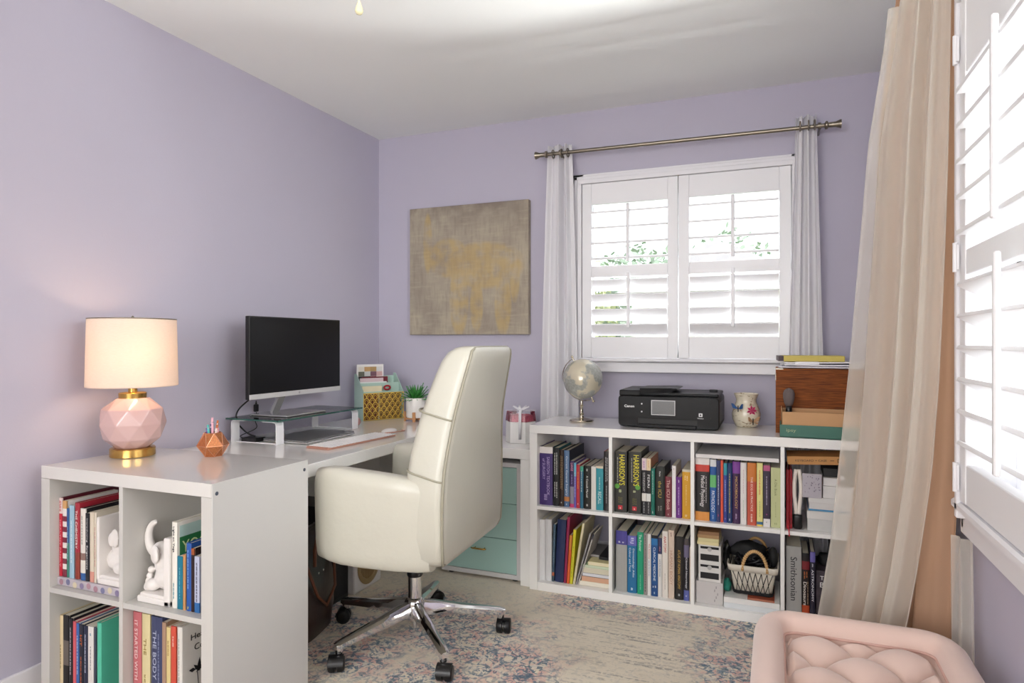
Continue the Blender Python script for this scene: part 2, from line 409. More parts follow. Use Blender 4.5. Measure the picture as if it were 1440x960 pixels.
# ---------------------------------------------------------------- main desk and its return
DZ = .73
DX1, DX0, DY0, DY1 = -1.501, -2.19, 1.735, 3.30
d = thing('desk', 'glossy white desk along the left wall carrying the monitor', 'desk', ((DX0+DX1)/2, 2.5, RZ))
MB().mat(m_gloss).box(DX0, DX1, DY0, DY1, DZ-.046, DZ, .002).build('desktop', None, d)
MB().box(DX0, DX1, DY1-.05, DY1, RZ, DZ-.047, .002).build('leg', m_white, d)
MB().box(DX0, DX1, DY0, DY0+.05, RZ, DZ-.047, .002).build('leg', m_white, d)
MB().box(DX0+.02, DX0+.04, DY0+.051, DY1-.051, .35, DZ-.047, .002).build('back_panel', m_white, d)
r = thing('desk_return', 'lower white pull out desk wing carrying the gift box by the far wall', 'desk', (-1.35, 3.07, RZ))
MB().mat(m_gloss).box(-1.99, -1.066, 2.862, 3.235, .602, .65, .002).build('wing_top', None, r)
MB().box(-1.115, -1.066, 2.863, 3.235, RZ, .601, .002).build('leg', m_white, r)

# drawer unit under the return
r = thing('drawer_unit', 'mint glass fronted drawer unit with brass handles under the desk wing', 'drawers', (-1.33, 3.08, RZ))
ux0, ux1, uy0 = -1.545, -1.122, 2.885
m_frame = M('drawer_frame_white', '#d8d6d6', .4)
b = MB(); b.box(ux0, ux0+.02, uy0, 3.22, .02, .575, .001); b.box(ux1-.02, ux1, uy0, 3.22, .02, .575, .001)
b.box(ux0+.02, ux1-.02, uy0, 3.22, .555, .575, .001); b.box(ux0+.02, ux1-.02, uy0, 3.22, .02, .042, .001); b.box(ux0+.02, ux1-.02, 3.2, 3.22, .042, .555)
b.build('carcass', m_frame, r)
for x in (ux0+.04, ux1-.04):
    for y in (2.92, 3.18): MB().lathe([(.015, RZ), (.015, .0205)], cx=x, cy=y, seg=12).build('foot', m_blackp, r)
for (z0, z1) in ((.044, .206), (.209, .377), (.380, .552)):
    dr = MB().box(ux0+.021, ux1-.021, uy0+.002, uy0+.02, z0, z1, .0015).build('drawer', m_mint, r)
    cx = (ux0+ux1)/2; zc = z1-.052
    b = MB(); b.tube([(cx-.04, uy0-.018, zc), (cx-.03, uy0-.022, zc), (cx, uy0-.022, zc), (cx+.03, uy0-.022, zc), (cx+.04, uy0-.018, zc)], [.003, .004, .0042, .004, .003], 10)
    for s in (-.025, .025): b.tube([(cx+s, uy0-.022, zc), (cx+s, uy0+.003, zc)], .0025, 8)
    b.build('handle', m_brass, dr, smooth=True)

# ---------------------------------------------------------------- curtain rods and curtains
def rod(label, p0, p1, rad, wall_pt, brackets):
    p0 = Vector(p0); p1 = Vector(p1); dr = (p1-p0).normalized()
    r = thing('curtain_rod', label, 'curtain rod', (p0+p1)/2)
    MB().tube([p0, p1], rad, 14).build('pole', m_brz, r, smooth=True, angle=40)
    for e, sg in ((p0, -1), (p1, 1)):
        q = Vector((0, 0, 1)).rotation_difference(dr*sg).to_matrix().to_4x4()
        MB().lathe([(rad*1.1, 0), (rad*1.9, .004), (rad*1.9, .012), (rad*1.2, .016), (rad*1.3, .045), (rad*2.0, .062), (rad*2.1, .068), (0.001, .069)], seg=20, M4=Matrix.Translation(e) @ q).build('finial', m_brz, r, smooth=True, angle=50)
    for bp in brackets:
        bp = Vector(bp); wv = Vector(wall_pt(bp))
        b = MB(); b.tube([bp-Vector((0, 0, rad)), (bp+wv)/2-Vector((0, 0, rad)), wv-Vector((0, 0, rad))], .005, 8); b.tube([bp-dr*.006, bp+dr*.006], rad*1.6, 14)
        b.build('bracket', m_brz, r, smooth=True, angle=50)
    return r
rod('slim antique brass curtain rod above the far window', (-1.105, 3.235, 2.137), (.205, 3.235, 2.126), .0095, lambda p: (p.x, YB, p.z), [(-1.035, 3.235, 2.137), (.185, 3.235, 2.126)])
rod('brass curtain rod above the right hand window holding the peach curtain', (.368, .15, 2.19), (.368, 2.42, 2.19), .0125, lambda p: (XR, p.y, p.z), [(.368, .25, 2.19), (.368, 1.9, 2.19), (.368, 2.36, 2.19)])

def cloth_mat(name, col, transl=.35, rough=.9, alpha=None, weave=900):
    m = bpy.data.materials.new(name); m.use_nodes = True; nt = m.node_tree; N = nt.nodes; L = nt.links; N.clear()
    o = N.new('ShaderNodeOutputMaterial'); d = N.new('ShaderNodeBsdfDiffuse'); t = N.new('ShaderNodeBsdfTranslucent'); mx = N.new('ShaderNodeMixShader')
    tc = N.new('ShaderNodeTexCoord'); n = N.new('ShaderNodeTexNoise'); n.inputs['Scale'].default_value = 60
    mp = N.new('ShaderNodeMapping'); mp.inputs['Scale'].default_value = (1, 1, .12); L.new(tc.outputs['Object'], mp.inputs[0]); L.new(mp.outputs[0], n.inputs[0])
    c = srgb(col); mc = N.new('ShaderNodeMix'); mc.data_type = 'RGBA'; mc.inputs[6].default_value = tuple(v*.985 for v in c[:3])+(1,); mc.inputs[7].default_value = tuple(min(1, v*1.015) for v in c[:3])+(1,)
    L.new(n.outputs[0], mc.inputs[0]); L.new(mc.outputs[2], d.inputs[0]); L.new(mc.outputs[2], t.inputs[0])
    mx.inputs[0].default_value = transl; L.new(d.outputs[0], mx.inputs[1]); L.new(t.outputs[0], mx.inputs[2])
    out = mx.outputs[0]
    if alpha is not None:
        tr = N.new('ShaderNodeBsdfTransparent'); m2 = N.new('ShaderNodeMixShader'); lw = N.new('ShaderNodeLayerWeight'); lw.inputs[0].default_value = .35
        mr = N.new('ShaderNodeMapRange'); mr.inputs[3].default_value = alpha; mr.inputs[4].default_value = min(1, alpha+.55)
        L.new(lw.outputs['Facing'], mr.inputs[0]); L.new(mr.outputs[0], m2.inputs[0]); L.new(tr.outputs[0], m2.inputs[1]); L.new(out, m2.inputs[2]); out = m2.outputs[0]
    L.new(out, o.inputs[0]); return m
m_cwhite = cloth_mat('white_curtain_cloth', '#fbfafc', .3)
m_peach = cloth_mat('peach_curtain_cloth', '#b8957b', .08)
m_sheer = cloth_mat('ivory_sheer_cloth', '#f4efe6', .4, alpha=.30)

def curtain(name, label, mat, A, B, ztop, zbot, folds, amp, seed, nrm, group=None, nu=160, nv=40, cat='curtain', flare=lambda t: 1, th=.0012, loc=None, wob=.3):
    """A(t), B(t): plan positions of the two side edges, t = 0 top .. 1 bottom"""
    rnd = random.Random(seed); ph = rnd.random()*6; ks = [rnd.uniform(.7, 1.3) for _ in range(4)]
    def fn(u, v):
        a = Vector(A(v)); c = Vector(B(v)); p = a.lerp(c, u)
        k = u*folds*2*PI+ph+wob*math.sin(v*3*ks[0]+u*5)+.8*math.sin(u*7*ks[1]+ph)
        am = amp*flare(v)*(.75+.35*math.sin(u*9*ks[2]+2*ks[3]))
        off = math.sin(k)*am+.3*am*math.sin(2.3*k+1.3*v)
        z = ztop+(zbot-ztop)*v
        return Vector((p.x+nrm[0]*off, p.y+nrm[1]*off, z))
    b = MB().grid(fn, nu, nv)
    o = b.build(name, mat, None, loc=loc or (fn(.5, 1)), smooth=True)
    solid(o, th)
    if label: tag(o, label, cat, group)
    return o
def lerp(a, b2, t): return a+(b2-a)*t
c1 = curtain('curtain', 'plain white grommet curtain hanging at the left of the far window', m_cwhite,
        lambda t: (lerp(-1.108, -1.165, t**.8), 3.262), lambda t: (lerp(-.985, -.93, t**.8), 3.262), 2.185, .02, 2.6, .026, 3, (0, -1), wob=.15)
c2 = curtain('curtain', 'plain white grommet curtain hanging at the right of the far window', m_cwhite,
        lambda t: (lerp(.088, .03, t), 3.262), lambda t: (lerp(.172, .225, t), 3.262), 2.185, .02, 2.6, .026, 5, (0, -1), wob=.15)
for c, xs in ((c1, (-1.075, -1.03, -.995)), (c2, (.105, .14, .165))):
    for x in xs:
        b = MB(); b.tube([(x+.0, 3.235+.021*math.cos(q), 2.134+.021*math.sin(q)) for q in [i*2*PI/20 for i in range(20)]], .0035, 8, closed=True); b.build('grommet', m_brz, c, smooth=True)

# peach curtain with sheer over it, beside the right hand window
def edgeA(t):   # far/left edge in plan
    pts = [(0, (.325, 2.15)), (.05, (.315, 2.16)), (.18, (.278, 2.19)), (.5, (.232, 2.21)), (.75, (.19, 2.24)), (.87, (.155, 2.26)), (1, (.125, 2.27))]
    for (t0, a), (t1, b2) in zip(pts, pts[1:]):
        if t <= t1: k = (t-t0)/(t1-t0); return (lerp(a[0], b2[0], k), lerp(a[1], b2[1], k))
    return pts[-1][1]
def edgeB(t):
    return (lerp(.418, .402, max(0, t-.5)*2), lerp(1.915, 1.96, max(0, t-.5)*2))
nrmR = (-.75, -.66)
pc = curtain('curtain', 'long peach curtain gathered beside the right hand window', m_peach, lambda t: (edgeA(t)[0]+.012, edgeA(t)[1]+.03), edgeB, 2.215, .02, 3.4, .028, 11, nrmR, nu=200, flare=lambda v: .8+.5*v, wob=.8)
def sA(t): a = edgeA(t); return (a[0]-.018, a[1]-.028)
def sB(t):
    a = edgeA(t); b2 = edgeB(t); f = (1.03-.13*t if t < .6 else .952-(t-.6)**1.2*.86)
    return (lerp(a[0], b2[0], f)-.024-.03*t, lerp(a[1], b2[1], f)-.026-.035*t)
sc1 = curtain('sheer_curtain', 'translucent ivory sheer curtain layered over the peach curtain', m_sheer, sA, sB, 2.10, .03, 3.6, .024, 21, nrmR, nu=220, flare=lambda v: .6+.7*v, th=.0006, wob=.9)
sc2 = curtain('sheer_curtain', 'narrow strip of ivory sheer falling below the right hand window by the wall', m_sheer, lambda t: (.405, 1.90), lambda t: (.438, lerp(1.85, 1.80, t)), .68, .02, 1.6, .008, 9, (-1, -.2), nu=50, nv=20, th=.0006)

# ---------------------------------------------------------------- office chair
def office_chair():
    # local frame: +f is forward (towards the desk), +w is the sitter's right-to-left width; origin on the floor under the rear face
    ang = PI+math.radians(3.5)
    base = Vector((-1.295, 2.20, RZ))
    r = thing('office_chair', 'high backed ivory leather office chair on a chrome five star base', 'chair', base)
    O = Vector((-1.0, 2.135, 0)); f = Vector((math.cos(ang), math.sin(ang), 0)); w = Vector((-math.sin(ang), math.cos(ang), 0))
    def T(a, b2, z): return O+f*a+w*b2+Vector((0, 0, z))
    def sel(ca, cb, ha, hb, z, n=40, e=3.2, tilt=0):
        out = []
        for i in range(n):
            q = 2*PI*i/n; c, s2 = math.cos(q), math.sin(q)
            x = math.copysign(abs(c)**(2/e), c)*ha; y = math.copysign(abs(s2)**(2/e), s2)*hb
            out.append(T(ca+x, cb+y, z+tilt*x))
        return out
    def rr_(ca, ha, hb, z, g=0):
        out = []; rad = min(.034, ha*.85)
        for (sx, sy, q0) in ((1, 1, 0), (-1, 1, PI/2), (-1, -1, PI), (1, -1, 1.5*PI)):
            for i in range(8):
                q = q0+PI/2*i/7; out.append(T(ca+sx*(ha-rad)+(rad+g)*math.cos(q), sy*(hb-rad)+(rad+g)*math.sin(q), z))
        return out
    # backrest : (z, rear offset, thickness, half width)
    prof = [(.418, .03, .06, .225), (.425, .012, .10, .262), (.45, .002, .12, .283), (.52, .0, .135, .292), (.62, 0, .14, .292), (.72, -.002, .145, .286), (.80, -.008, .145, .268), (.90, -.020, .137, .245), (.96, -.032, .132, .236), (1.03, -.048, .125, .224), (1.09, -.062, .115, .214), (1.12, -.068, .10, .207), (1.135, -.066, .075, .195), (1.141, -.058, .04, .175)]
    b = MB(); b.loft([rr_(ro+th/2, th/2, hw, z) for z, ro, th, hw in prof])
    back = b.build('backrest', m_leather, r, smooth=True, angle=60)
    # piping round the rear face
    def rear(side, z, k=1):
        for (z0, r0, t0, h0), (z1, r1, t1, h1) in zip(prof, prof[1:]):
            if z <= z1: q = (z-z0)/(z1-z0); g_ = .034*.18; return T(lerp(r0, r1, q)+g_, side*(lerp(h0, h1, q)-g_)*k, z)
    zz = [.43, .45, .5, .56, .62, .68, .74, .8, .86, .92, .98, 1.03, 1.08, 1.11, 1.125]
    loop = [rear(-1, z) for z in zz]+[rear(-1, 1.134, .9), rear(-1, 1.136, .5), rear(1, 1.136, .5), rear(1, 1.134, .9)]+[rear(1, z) for z in zz[::-1]]+[rear(1, .427, .6), rear(-1, .427, .6)]
    MB().tube(loop, .0048, 8, closed=True).build('piping', m_seam, back, smooth=True)
    for z in (.895, .70):   # cross seams on the padded sides and front
        for i, (z0, r0, t0, h0) in enumerate(prof[:-1]):
            if prof[i+1][0] >= z: q = (z-z0)/(prof[i+1][0]-z0); ro = lerp(r0, prof[i+1][1], q); th = lerp(t0, prof[i+1][2], q); hw = lerp(h0, prof[i+1][3], q); break
        ring = rr_(ro+th/2, th/2, hw, z, .0006)
        ring = [p+Vector((0, 0, .035*min(1, max(0, ((p-O).dot(f)-ro)/th)))) for p in ring]
        keep = [p for p in ring if (p-O).dot(f) > ro+.012]
        # order along the ring starting at one rear corner
        keep = sorted(keep, key=lambda p: math.atan2((p-O).dot(w), (p-O).dot(f)-ro-.0))
        MB().tube(keep, .0035, 6).build('seam', m_seam, back, smooth=True)
    # side panels / arm rests
    for s, nm in ((1, 'armrest'), (-1, 'armrest')):
        b = MB(); rings = []
        A = [(.06, .40, .690, .238, .034), (.10, .398, .705, .248, .043), (.18, .396, .715, .256, .047), (.30, .397, .725, .262, .047), (.38, .400, .731, .264, .046), (.425, .407, .731, .264, .043), (.468, .418, .724, .263, .036), (.481, .445, .70, .262, .022)]
        for a, z0, z1, cw, hw in A:
            ring = []; n = 36
            for i in range(n):
                q = 2*PI*i/n; c, sn = math.cos(q), math.sin(q)
                y = math.copysign(abs(c)**(2/3.2), c)*hw; z = math.copysign(abs(sn)**(2/7), sn)*(z1-z0)/2
                tz = (z/(z1-z0)+.5)
                ring.append(T(a, s*(cw+.010*tz)+y, (z0+z1)/2+z))
            rings.append(ring)
        b.loft(rings); b.build(nm, m_leather, r, smooth=True, angle=60)
    b = MB(); b.box(-.02, .445, -.235, .235, .40, .49, .035, 5, Matrix(((f.x, w.x, 0, O.x+f.x*.06), (f.y, w.y, 0, O.y+f.y*.06), (0, 0, 1, 0), (0, 0, 0, 1))))
    b.build('seat_base', m_leather, r, smooth=True, angle=60)
    b = MB(); b.box(.05, .44, -.22, .22, .475, .56, .04, 5, Matrix(((f.x, w.x, 0, O.x+f.x*.04), (f.y, w.y, 0, O.y+f.y*.04), (0, 0, 1, 0), (0, 0, 0, 1))))
    b.build('seat_cushion', m_leather, r, smooth=True, angle=60)
    # mechanism, column
    bx, by = base.x, base.y
    MB().box(bx-.09, bx+.09, by-.07, by+.07, .375, .402, .006).build('seat_plate', m_blackm, r)
    b = MB(); b.mat(m_blackp).lathe([(.0145, .26), (.0145, .38)], cx=bx, cy=by, seg=20); b.mat(m_chrome).lathe([(.012, .25), (.012, .3)], cx=bx, cy=by, seg=20)
    b.mat(m_blackp).lathe([(.027, .25), (.030, .255), (.030, .275), (.026, .28)], cx=bx, cy=by, seg=24)
    b.mat(m_chrome).lathe([(.026, .10), (.026, .25)], cx=bx, cy=by, seg=24)
    b.build('gas_column', None, r, smooth=True, angle=40)
    b = MB(); b.lathe([(.02, .085), (.036, .09), (.040, .10), (.040, .150), (.034, .165), (.027, .17)], cx=bx, cy=by, seg=30)
    b.lathe([(.008, .05), (.008, .09)], cx=bx, cy=by, seg=14)
    b.build('hub', m_chrome, r, smooth=True, angle=40)
    tips = [(-1.42, 1.874), (-1.03, 1.955), (-1.008, 2.366), (-1.616, 2.219), (-1.399, 2.584)]
    a0 = sum(((math.atan2(y-by, x-bx)-k) % (2*PI)) for (x, y), k in [(tips[0], 0)])  # first leg's heading
    angs = [math.atan2(y-by, x-bx) for x, y in tips]
    R0 = .335
    for i, q in enumerate(angs):
        dx, dy = math.cos(q), math.sin(q); px, py = -dy, dx
        b = MB(); rings = []
        for (rr, zt, h, hw) in ((.03, .155, .055, .020), (.08, .150, .05, .022), (.18, .132, .036, .021), (.285, .116, .027, .019), (.335, .108, .024, .018), (.353, .103, .018, .013)):
            ring = []
            for (yy, z2) in ((-1, -.9), (-1, -.25), (-.62, 0), (0, .06), (.62, 0), (1, -.25), (1, -.9), (.7, -1), (-.7, -1)):
                ring.append((bx+dx*rr+px*hw*yy, by+dy*rr+py*hw*yy, zt+h*z2))
            rings.append(ring)
        b.loft(rings); b.lathe([(.011, .066), (.014, .07), (.016, .09)], cx=bx+dx*R0, cy=by+dy*R0, seg=16)
        leg = b.build('leg', m_chrome, r, smooth=True, angle=35)
        # caster: two wheels and a hood
        cx, cy = bx+dx*(R0+.012), by+dy*(R0+.012); hd = q+(.9, -.6, 1.3, .5, -.9)[i]
        cb = MB(); Mx = Matrix.Translation((cx, cy, RZ+.028)) @ Matrix.Rotation(hd, 4, 'Z') @ Matrix.Rotation(PI/2, 4, 'X')
        for s in (-1, 1):
            cb.lathe([(.006, s*.029), (.018, s*.029), (.024, s*.027), (.0275, s*.022), (.0278, s*.006), (.02, s*.004)], seg=28, M4=Mx)
        cb.lathe([(.022, -.004), (.022, .004)], seg=24, M4=Mx)
        M2 = Matrix.Translation((cx, cy, RZ+.028)) @ Matrix.Rotation(hd, 4, 'Z')
        rings = []
        for k in range(9):
            t = PI*(.02+.62*k/8); rings.append([M2 @ Vector((.031*math.cos(t), y, .031*math.sin(t))) for y in (-.026, .026)]+[M2 @ Vector((.0285*math.cos(t), y, .0285*math.sin(t))) for y in (.026, -.026)])
        cb.loft(rings); cb.lathe([(.009, .02), (.009, .048)], cx=bx+dx*R0, cy=by+dy*R0, cz=RZ+.0, seg=12)
        cb.build('caster', m_blackp, leg, smooth=True, angle=40)
    return r
office_chair()

# ---------------------------------------------------------------- table lamp
LZ = .7705
lx, ly = -2.022, 1.568
lm = thing('table_lamp', 'lit table lamp with faceted pink ceramic body and cream drum shade', 'lamp', (lx, ly, LZ))
MB().lathe([(.066, 0), (.069, .002), (.069, .026), (.066, .029), (.02, .029)], lx, ly, LZ, 48).build('base', m_brass, lm, smooth=True, angle=40)
m_pinkc = M('pink_ceramic', '#cfaeab', .14, coat=.5, noise_s=5, noise_a=.02)
def facet_body(prof_h, m, nm, par, z0, cx, cy, n=8, seed=0):
    b = MB(); rings = []
    for k, (rr, z) in enumerate(prof_h):
        off = (k % 2)*PI/n; rings.append([Vector((cx+rr*math.cos(2*PI*i/n+off+seed), cy+rr*math.sin(2*PI*i/n+off+seed), z0+z)) for i in range(n)])
    V = [[b.bm.verts.new(p) for p in rg] for rg in rings]
    for k in range(len(V)-1):
        for i in range(n):
            j = (i+1) % n
            if k % 2 == 0: b.bm.faces.new((V[k][i], V[k][j], V[k+1][i])); b.bm.faces.new((V[k][j], V[k+1][j], V[k+1][i]))
            else: b.bm.faces.new((V[k][i], V[k+1][j], V[k+1][i])); b.bm.faces.new((V[k][i], V[k][j], V[k+1][j]))
    b.bm.faces.new(V[0][::-1]); b.bm.faces.new(V[-1])
    return b.build(nm, m, par)
body = facet_body([(.052, .029), (.087, .060), (.103, .110), (.094, .160), (.050, .196)], m_pinkc, 'body', lm, LZ, lx, ly, 9, .25)
bv = body.modifiers.new('b', 'BEVEL'); bv.width = .0025; bv.segments = 2; bv.limit_method = 'ANGLE'; bv.angle_limit = .1
MB().lathe([(.03, .194), (.042, .195), (.0425, .212), (.038, .215), (.014, .216), (.014, .235), (.017, .236), (.017, .262), (.012, .27), (.004, .275), (.004, .445)], lx, ly, LZ, 32).build('neck', m_brass, lm, smooth=True, angle=40)
def shade_mat():
    m = bpy.data.materials.new('linen_shade'); m.use_nodes = True; nt = m.node_tree; N = nt.nodes; L = nt.links; N.clear()
    o = N.new('ShaderNodeOutputMaterial'); d = N.new('ShaderNodeBsdfDiffuse'); t = N.new('ShaderNodeBsdfTranslucent'); mx = N.new('ShaderNodeMixShader')
    tc = N.new('ShaderNodeTexCoord'); n = N.new('ShaderNodeTexNoise'); n.inputs['Scale'].default_value = 90; mp = N.new('ShaderNodeMapping'); mp.inputs['Scale'].default_value = (1, 1, 5)
    L.new(tc.outputs['Object'], mp.inputs[0]); L.new(mp.outputs[0], n.inputs[0])
    r = N.new('ShaderNodeMix'); r.data_type = 'RGBA'; r.inputs[6].default_value = srgb('#f0e4d8'); r.inputs[7].default_value = srgb('#f9f0e6'); L.new(n.outputs[0], r.inputs[0])
    L.new(r.outputs[2], d.inputs[0]); L.new(r.outputs[2], t.inputs[0]); mx.inputs[0].default_value = .4
    L.new(d.outputs[0], mx.inputs[1]); L.new(t.outputs[0], mx.inputs[2]); L.new(mx.outputs[0], o.inputs[0]); return m
b = MB(); b.lathe([(.137, .236), (.1375, .240), (.1325, .460), (.132, .464)], lx, ly, LZ, 64, cap=False)
sh = b.build('lamp_shade', shade_mat(), lm, smooth=True); solid(sh, .0015)
b = MB(); b.tube([(lx+.1325*math.cos(i*PI/24), ly+.1325*math.sin(i*PI/24), LZ+.462) for i in range(48)], .0018, 6, closed=True)
for k in range(3): b.tube([(lx, ly, LZ+.448), (lx+.132*math.cos(k*2.094), ly+.132*math.sin(k*2.094), LZ+.460)], .0015, 6)
b.lathe([(.002, .445), (.009, .448), (.009, .455), (.004, .46), (.006, .468), (.001, .474)], lx, ly, LZ, 16)
b.build('harp', m_brz, lm, smooth=True)
m_bulb = M('warm_bulb', '#ffe3bd', .4, emis='#ffc98e', es=4)
MB().lathe([(.012, .275), (.014, .29), (.027, .32), (.030, .34), (.024, .362), (.008, .372)], lx, ly, LZ, 24).build('bulb', m_bulb, lm, smooth=True)
pl = bpy.data.lights.new('lamp_bulb_light', 'POINT'); pl.energy = 1.6; pl.color = (1, .72, .45); pl.shadow_soft_size = .035
plo = bpy.data.objects.new('lamp_bulb_light', pl); C.objects.link(plo); plo.location = (lx+.045, ly-.02, LZ+.345)

# ---------------------------------------------------------------- geometric pencil holder with pens
m_copper = M('rose_gold_mesh', '#b9764c', .32, .7, noise_s=260, noise_a=.6)
hx, hy = -1.768, 1.669
ph = thing('pencil_holder', 'faceted rose gold pencil holder near the back corner of the small shelf', 'pencil holder', (hx, hy, LZ))
b = MB(); n = 6; RR = [(.030, 0), (.050, .036), (.029, .078)]
V = [[b.bm.verts.new((hx+r0*math.cos(2*PI*i/n+(k % 2)*PI/n+.4), hy+r0*math.sin(2*PI*i/n+(k % 2)*PI/n+.4), LZ+z)) for i in range(n)] for k, (r0, z) in enumerate(RR)]
for k in range(2):
    for i in range(n):
        j = (i+1) % n
        if k == 0: b.bm.faces.new((V[0][i], V[0][j], V[1][i])); b.bm.faces.new((V[0][j], V[1][j], V[1][i]))
        else: b.bm.faces.new((V[1][i], V[2][j], V[2][i])); b.bm.faces.new((V[1][i], V[1][j], V[2][j]))
b.bm.faces.new(V[0][::-1]); cup = b.build('cup', m_copper, ph); solid(cup, .0012)
wire = []
b = MB()
for k in range(3):
    for i in range(n): b.tube([Vector((hx+RR[k][0]*1.01*math.cos(2*PI*i/n+(k % 2)*PI/n+.4), hy+RR[k][0]*1.01*math.sin(2*PI*i/n+(k % 2)*PI/n+.4), LZ+max(.0015, RR[k][1]))), Vector((hx+RR[k][0]*1.01*math.cos(2*PI*(i+1)/n+(k % 2)*PI/n+.4), hy+RR[k][0]*1.01*math.sin(2*PI*(i+1)/n+(k % 2)*PI/n+.4), LZ+max(.0015, RR[k][1])))], .0013, 6)
def vv(k, i): return Vector((hx+RR[k][0]*1.01*math.cos(2*PI*i/n+(k % 2)*PI/n+.4), hy+RR[k][0]*1.01*math.sin(2*PI*i/n+(k % 2)*PI/n+.4), LZ+max(.0015, RR[k][1])))
for i in range(n):
    b.tube([vv(0, i), vv(1, i)], .0013, 6); b.tube([vv(0, i+1), vv(1, i)], .0013, 6); b.tube([vv(1, i), vv(2, i)], .0013, 6); b.tube([vv(1, i), vv(2, i+1)], .0013, 6)
b.build('edge_wire', M('rose_gold', '#e2a888', .22, .9), ph)
pens = [(-.012, -.010, '#5b3f9e', 'purple pen in the pencil holder'), (-.004, -.014, '#4fb3b0', 'teal pen in the pencil holder'), (.010, -.012, '#e7aebd', 'tall pale pink pen in the pencil holder'), (.014, .004, '#d98b94', 'dusky pink pen in the pencil holder'), (-.014, .006, '#3a4a78', 'dark blue pen at the back of the pencil holder'), (.004, .012, '#c9713f', 'orange pen in the pencil holder'), (.018, -.006, '#f0d9d0', 'off white pen in the pencil holder')]
for i, (ox, oy, c, lb) in enumerate(pens):
    hgt = .094+.012*(i % 3)+(.012 if i == 2 else 0)
    p0 = Vector((hx+ox*.4, hy+oy*.4, LZ+.004)); p1 = Vector((hx+ox*1.25, hy+oy*1.25, LZ+hgt)); dv = (p1-p0)
    b = MB(); b.mat(M('pen_'+c[1:], c, .3)).tube([p0+dv*t for t in (0, .06, .1, .9, .93, 1)], [.001, .0022, .004, .004, .0034, .0034], 10)
    b.mat(m_chrome).tube([p0+dv*.885, p0+dv*.9], .0042, 10)
    o = b.build('pen', None, None, loc=tuple(p0), smooth=True, angle=40); tag(o, lb, 'pen', 'pens in the rose gold holder')

# ---------------------------------------------------------------- glass monitor riser, monitor, laptop, keyboard, cables
m_rglass = bpy.data.materials.new('green_edge_glass'); m_rglass.use_nodes = True
nt = m_rglass.node_tree; nt.nodes.clear(); oN = nt.nodes.new('ShaderNodeOutputMaterial'); tN = nt.nodes.new('ShaderNodeBsdfTransparent'); gN = nt.nodes.new('ShaderNodeBsdfGlossy'); gN.inputs['Roughness'].default_value = .03
tN.inputs[0].default_value = (.80, .90, .87, 1); fN = nt.nodes.new('ShaderNodeFresnel'); fN.inputs[0].default_value = 1.5; mN = nt.nodes.new('ShaderNodeMixShader')
nt.links.new(fN.outputs[0], mN.inputs[0]); nt.links.new(tN.outputs[0], mN.inputs[1]); nt.links.new(gN.outputs[0], mN.inputs[2]); nt.links.new(mN.outputs[0], oN.inputs[0])
m_edge = M('glass_edge_green', '#2f5a52', .15, coat=.5)
gx0, gx1, gy0, gy1, gz = -2.165, -1.885, 2.11, 2.70, .826
rs = thing('monitor_riser', 'glass monitor riser with white bent metal legs', 'monitor stand', ((gx0+gx1)/2, (gy0+gy1)/2, DZ))
b = MB(); b.mat(m_rglass).box(gx0+.001, gx1-.001, gy0+.001, gy1-.001, gz, gz+.007); b.mat(m_edge)
for q in ((gx0, gx1, gy0, gy0+.0012), (gx0, gx1, gy1-.0012, gy1), (gx0, gx0+.0012, gy0, gy1), (gx1-.0012, gx1, gy0, gy1)): b.box(*q, gz+.0003, gz+.0067)
b.build('glass_shelf', None, rs)
for y in (gy0+.012, gy1-.056):
    for (xa, sg) in ((gx1-.018, -1), (gx0+.018, 1)):
        prof = [(0, 0), (0, .078), (.003*sg*1, .088), (.012*sg, .094), (.022*sg, .0955), (.075*sg, .0955)]
        b = MB(); outer = [(xa+px, DZ+pz) for px, pz in prof]; inner = [(xa+px+sg*.004 if k < 3 else xa+px, DZ+pz-(.004 if k >= 3 else 0)) for k, (px, pz) in enumerate(prof)]
        ring0 = [(x, y, z) for x, z in outer+inner[::-1]]; ring1 = [(x, y+.044, z) for x, z in outer+inner[::-1]]
        b.loft([ring0, ring1]); b.build('leg', m_trim, rs)
    MB().box(gx0+.018, gx1-.018, y+.017, y+.027, DZ+.0, DZ+.0025).build('foot_bar', m_trim, rs)
# monitor
mz = gz+.0075
mn = thing('monitor', 'widescreen monitor with a thin white chin standing on the glass riser', 'monitor', (-2.03, 2.36, mz))
mx_, my0, my1, mzb, mzt = -1.985, 2.058, 2.655, .918, 1.262
MB().box(mx_-.022, mx_, my0, my1, mzb, mzt, .003).build('housing', m_blackp, mn)
MB().box(mx_-.052, mx_-.021, my0+.05, my1-.05, mzb+.02, mzb+.22, .01, 3).build('rear_shell', m_blackp, mn)
m_scr = M('dark_screen', '#08090a', .3, spec=.3, noise_s=400, noise_a=.3)
MB().box(mx_-.001, mx_+.001, my0+.006, my1-.006, mzb+.022, mzt-.006, .0003).build('screen', m_scr, mn)
MB().box(mx_-.002, mx_+.0025, my0+.001, my1-.001, mzb+.0, mzb+.021, .001).build('chin', M('silver_chin', '#d9d9d8', .3, .3), mn)
MB().lathe([(.005, 0), (.005, .0006)], seg=20, M4=Matrix.Translation((mx_+.0025, (my0+my1)/2, mzb+.011)) @ Matrix.Rotation(PI/2, 4, 'Y')).build('badge', m_grey, mn)
m_alu = M('silver_aluminium', '#c9cac9', .25, .7, noise_s=200, noise_a=.03)
b = MB(); b.prism([(-2.10, 2.30, mz+.006), (-2.085, 2.30, mz+.006), (-2.02, 2.30, mz+.13), (-2.036, 2.30, mz+.13)], (0, .042, 0)); b.build('stand_arm', m_alu, mn)
b = MB()
b.box(-2.13, -1.925, 2.21, 2.47, mz, mz+.007, .003); b.build('stand_base', m_alu, mn)
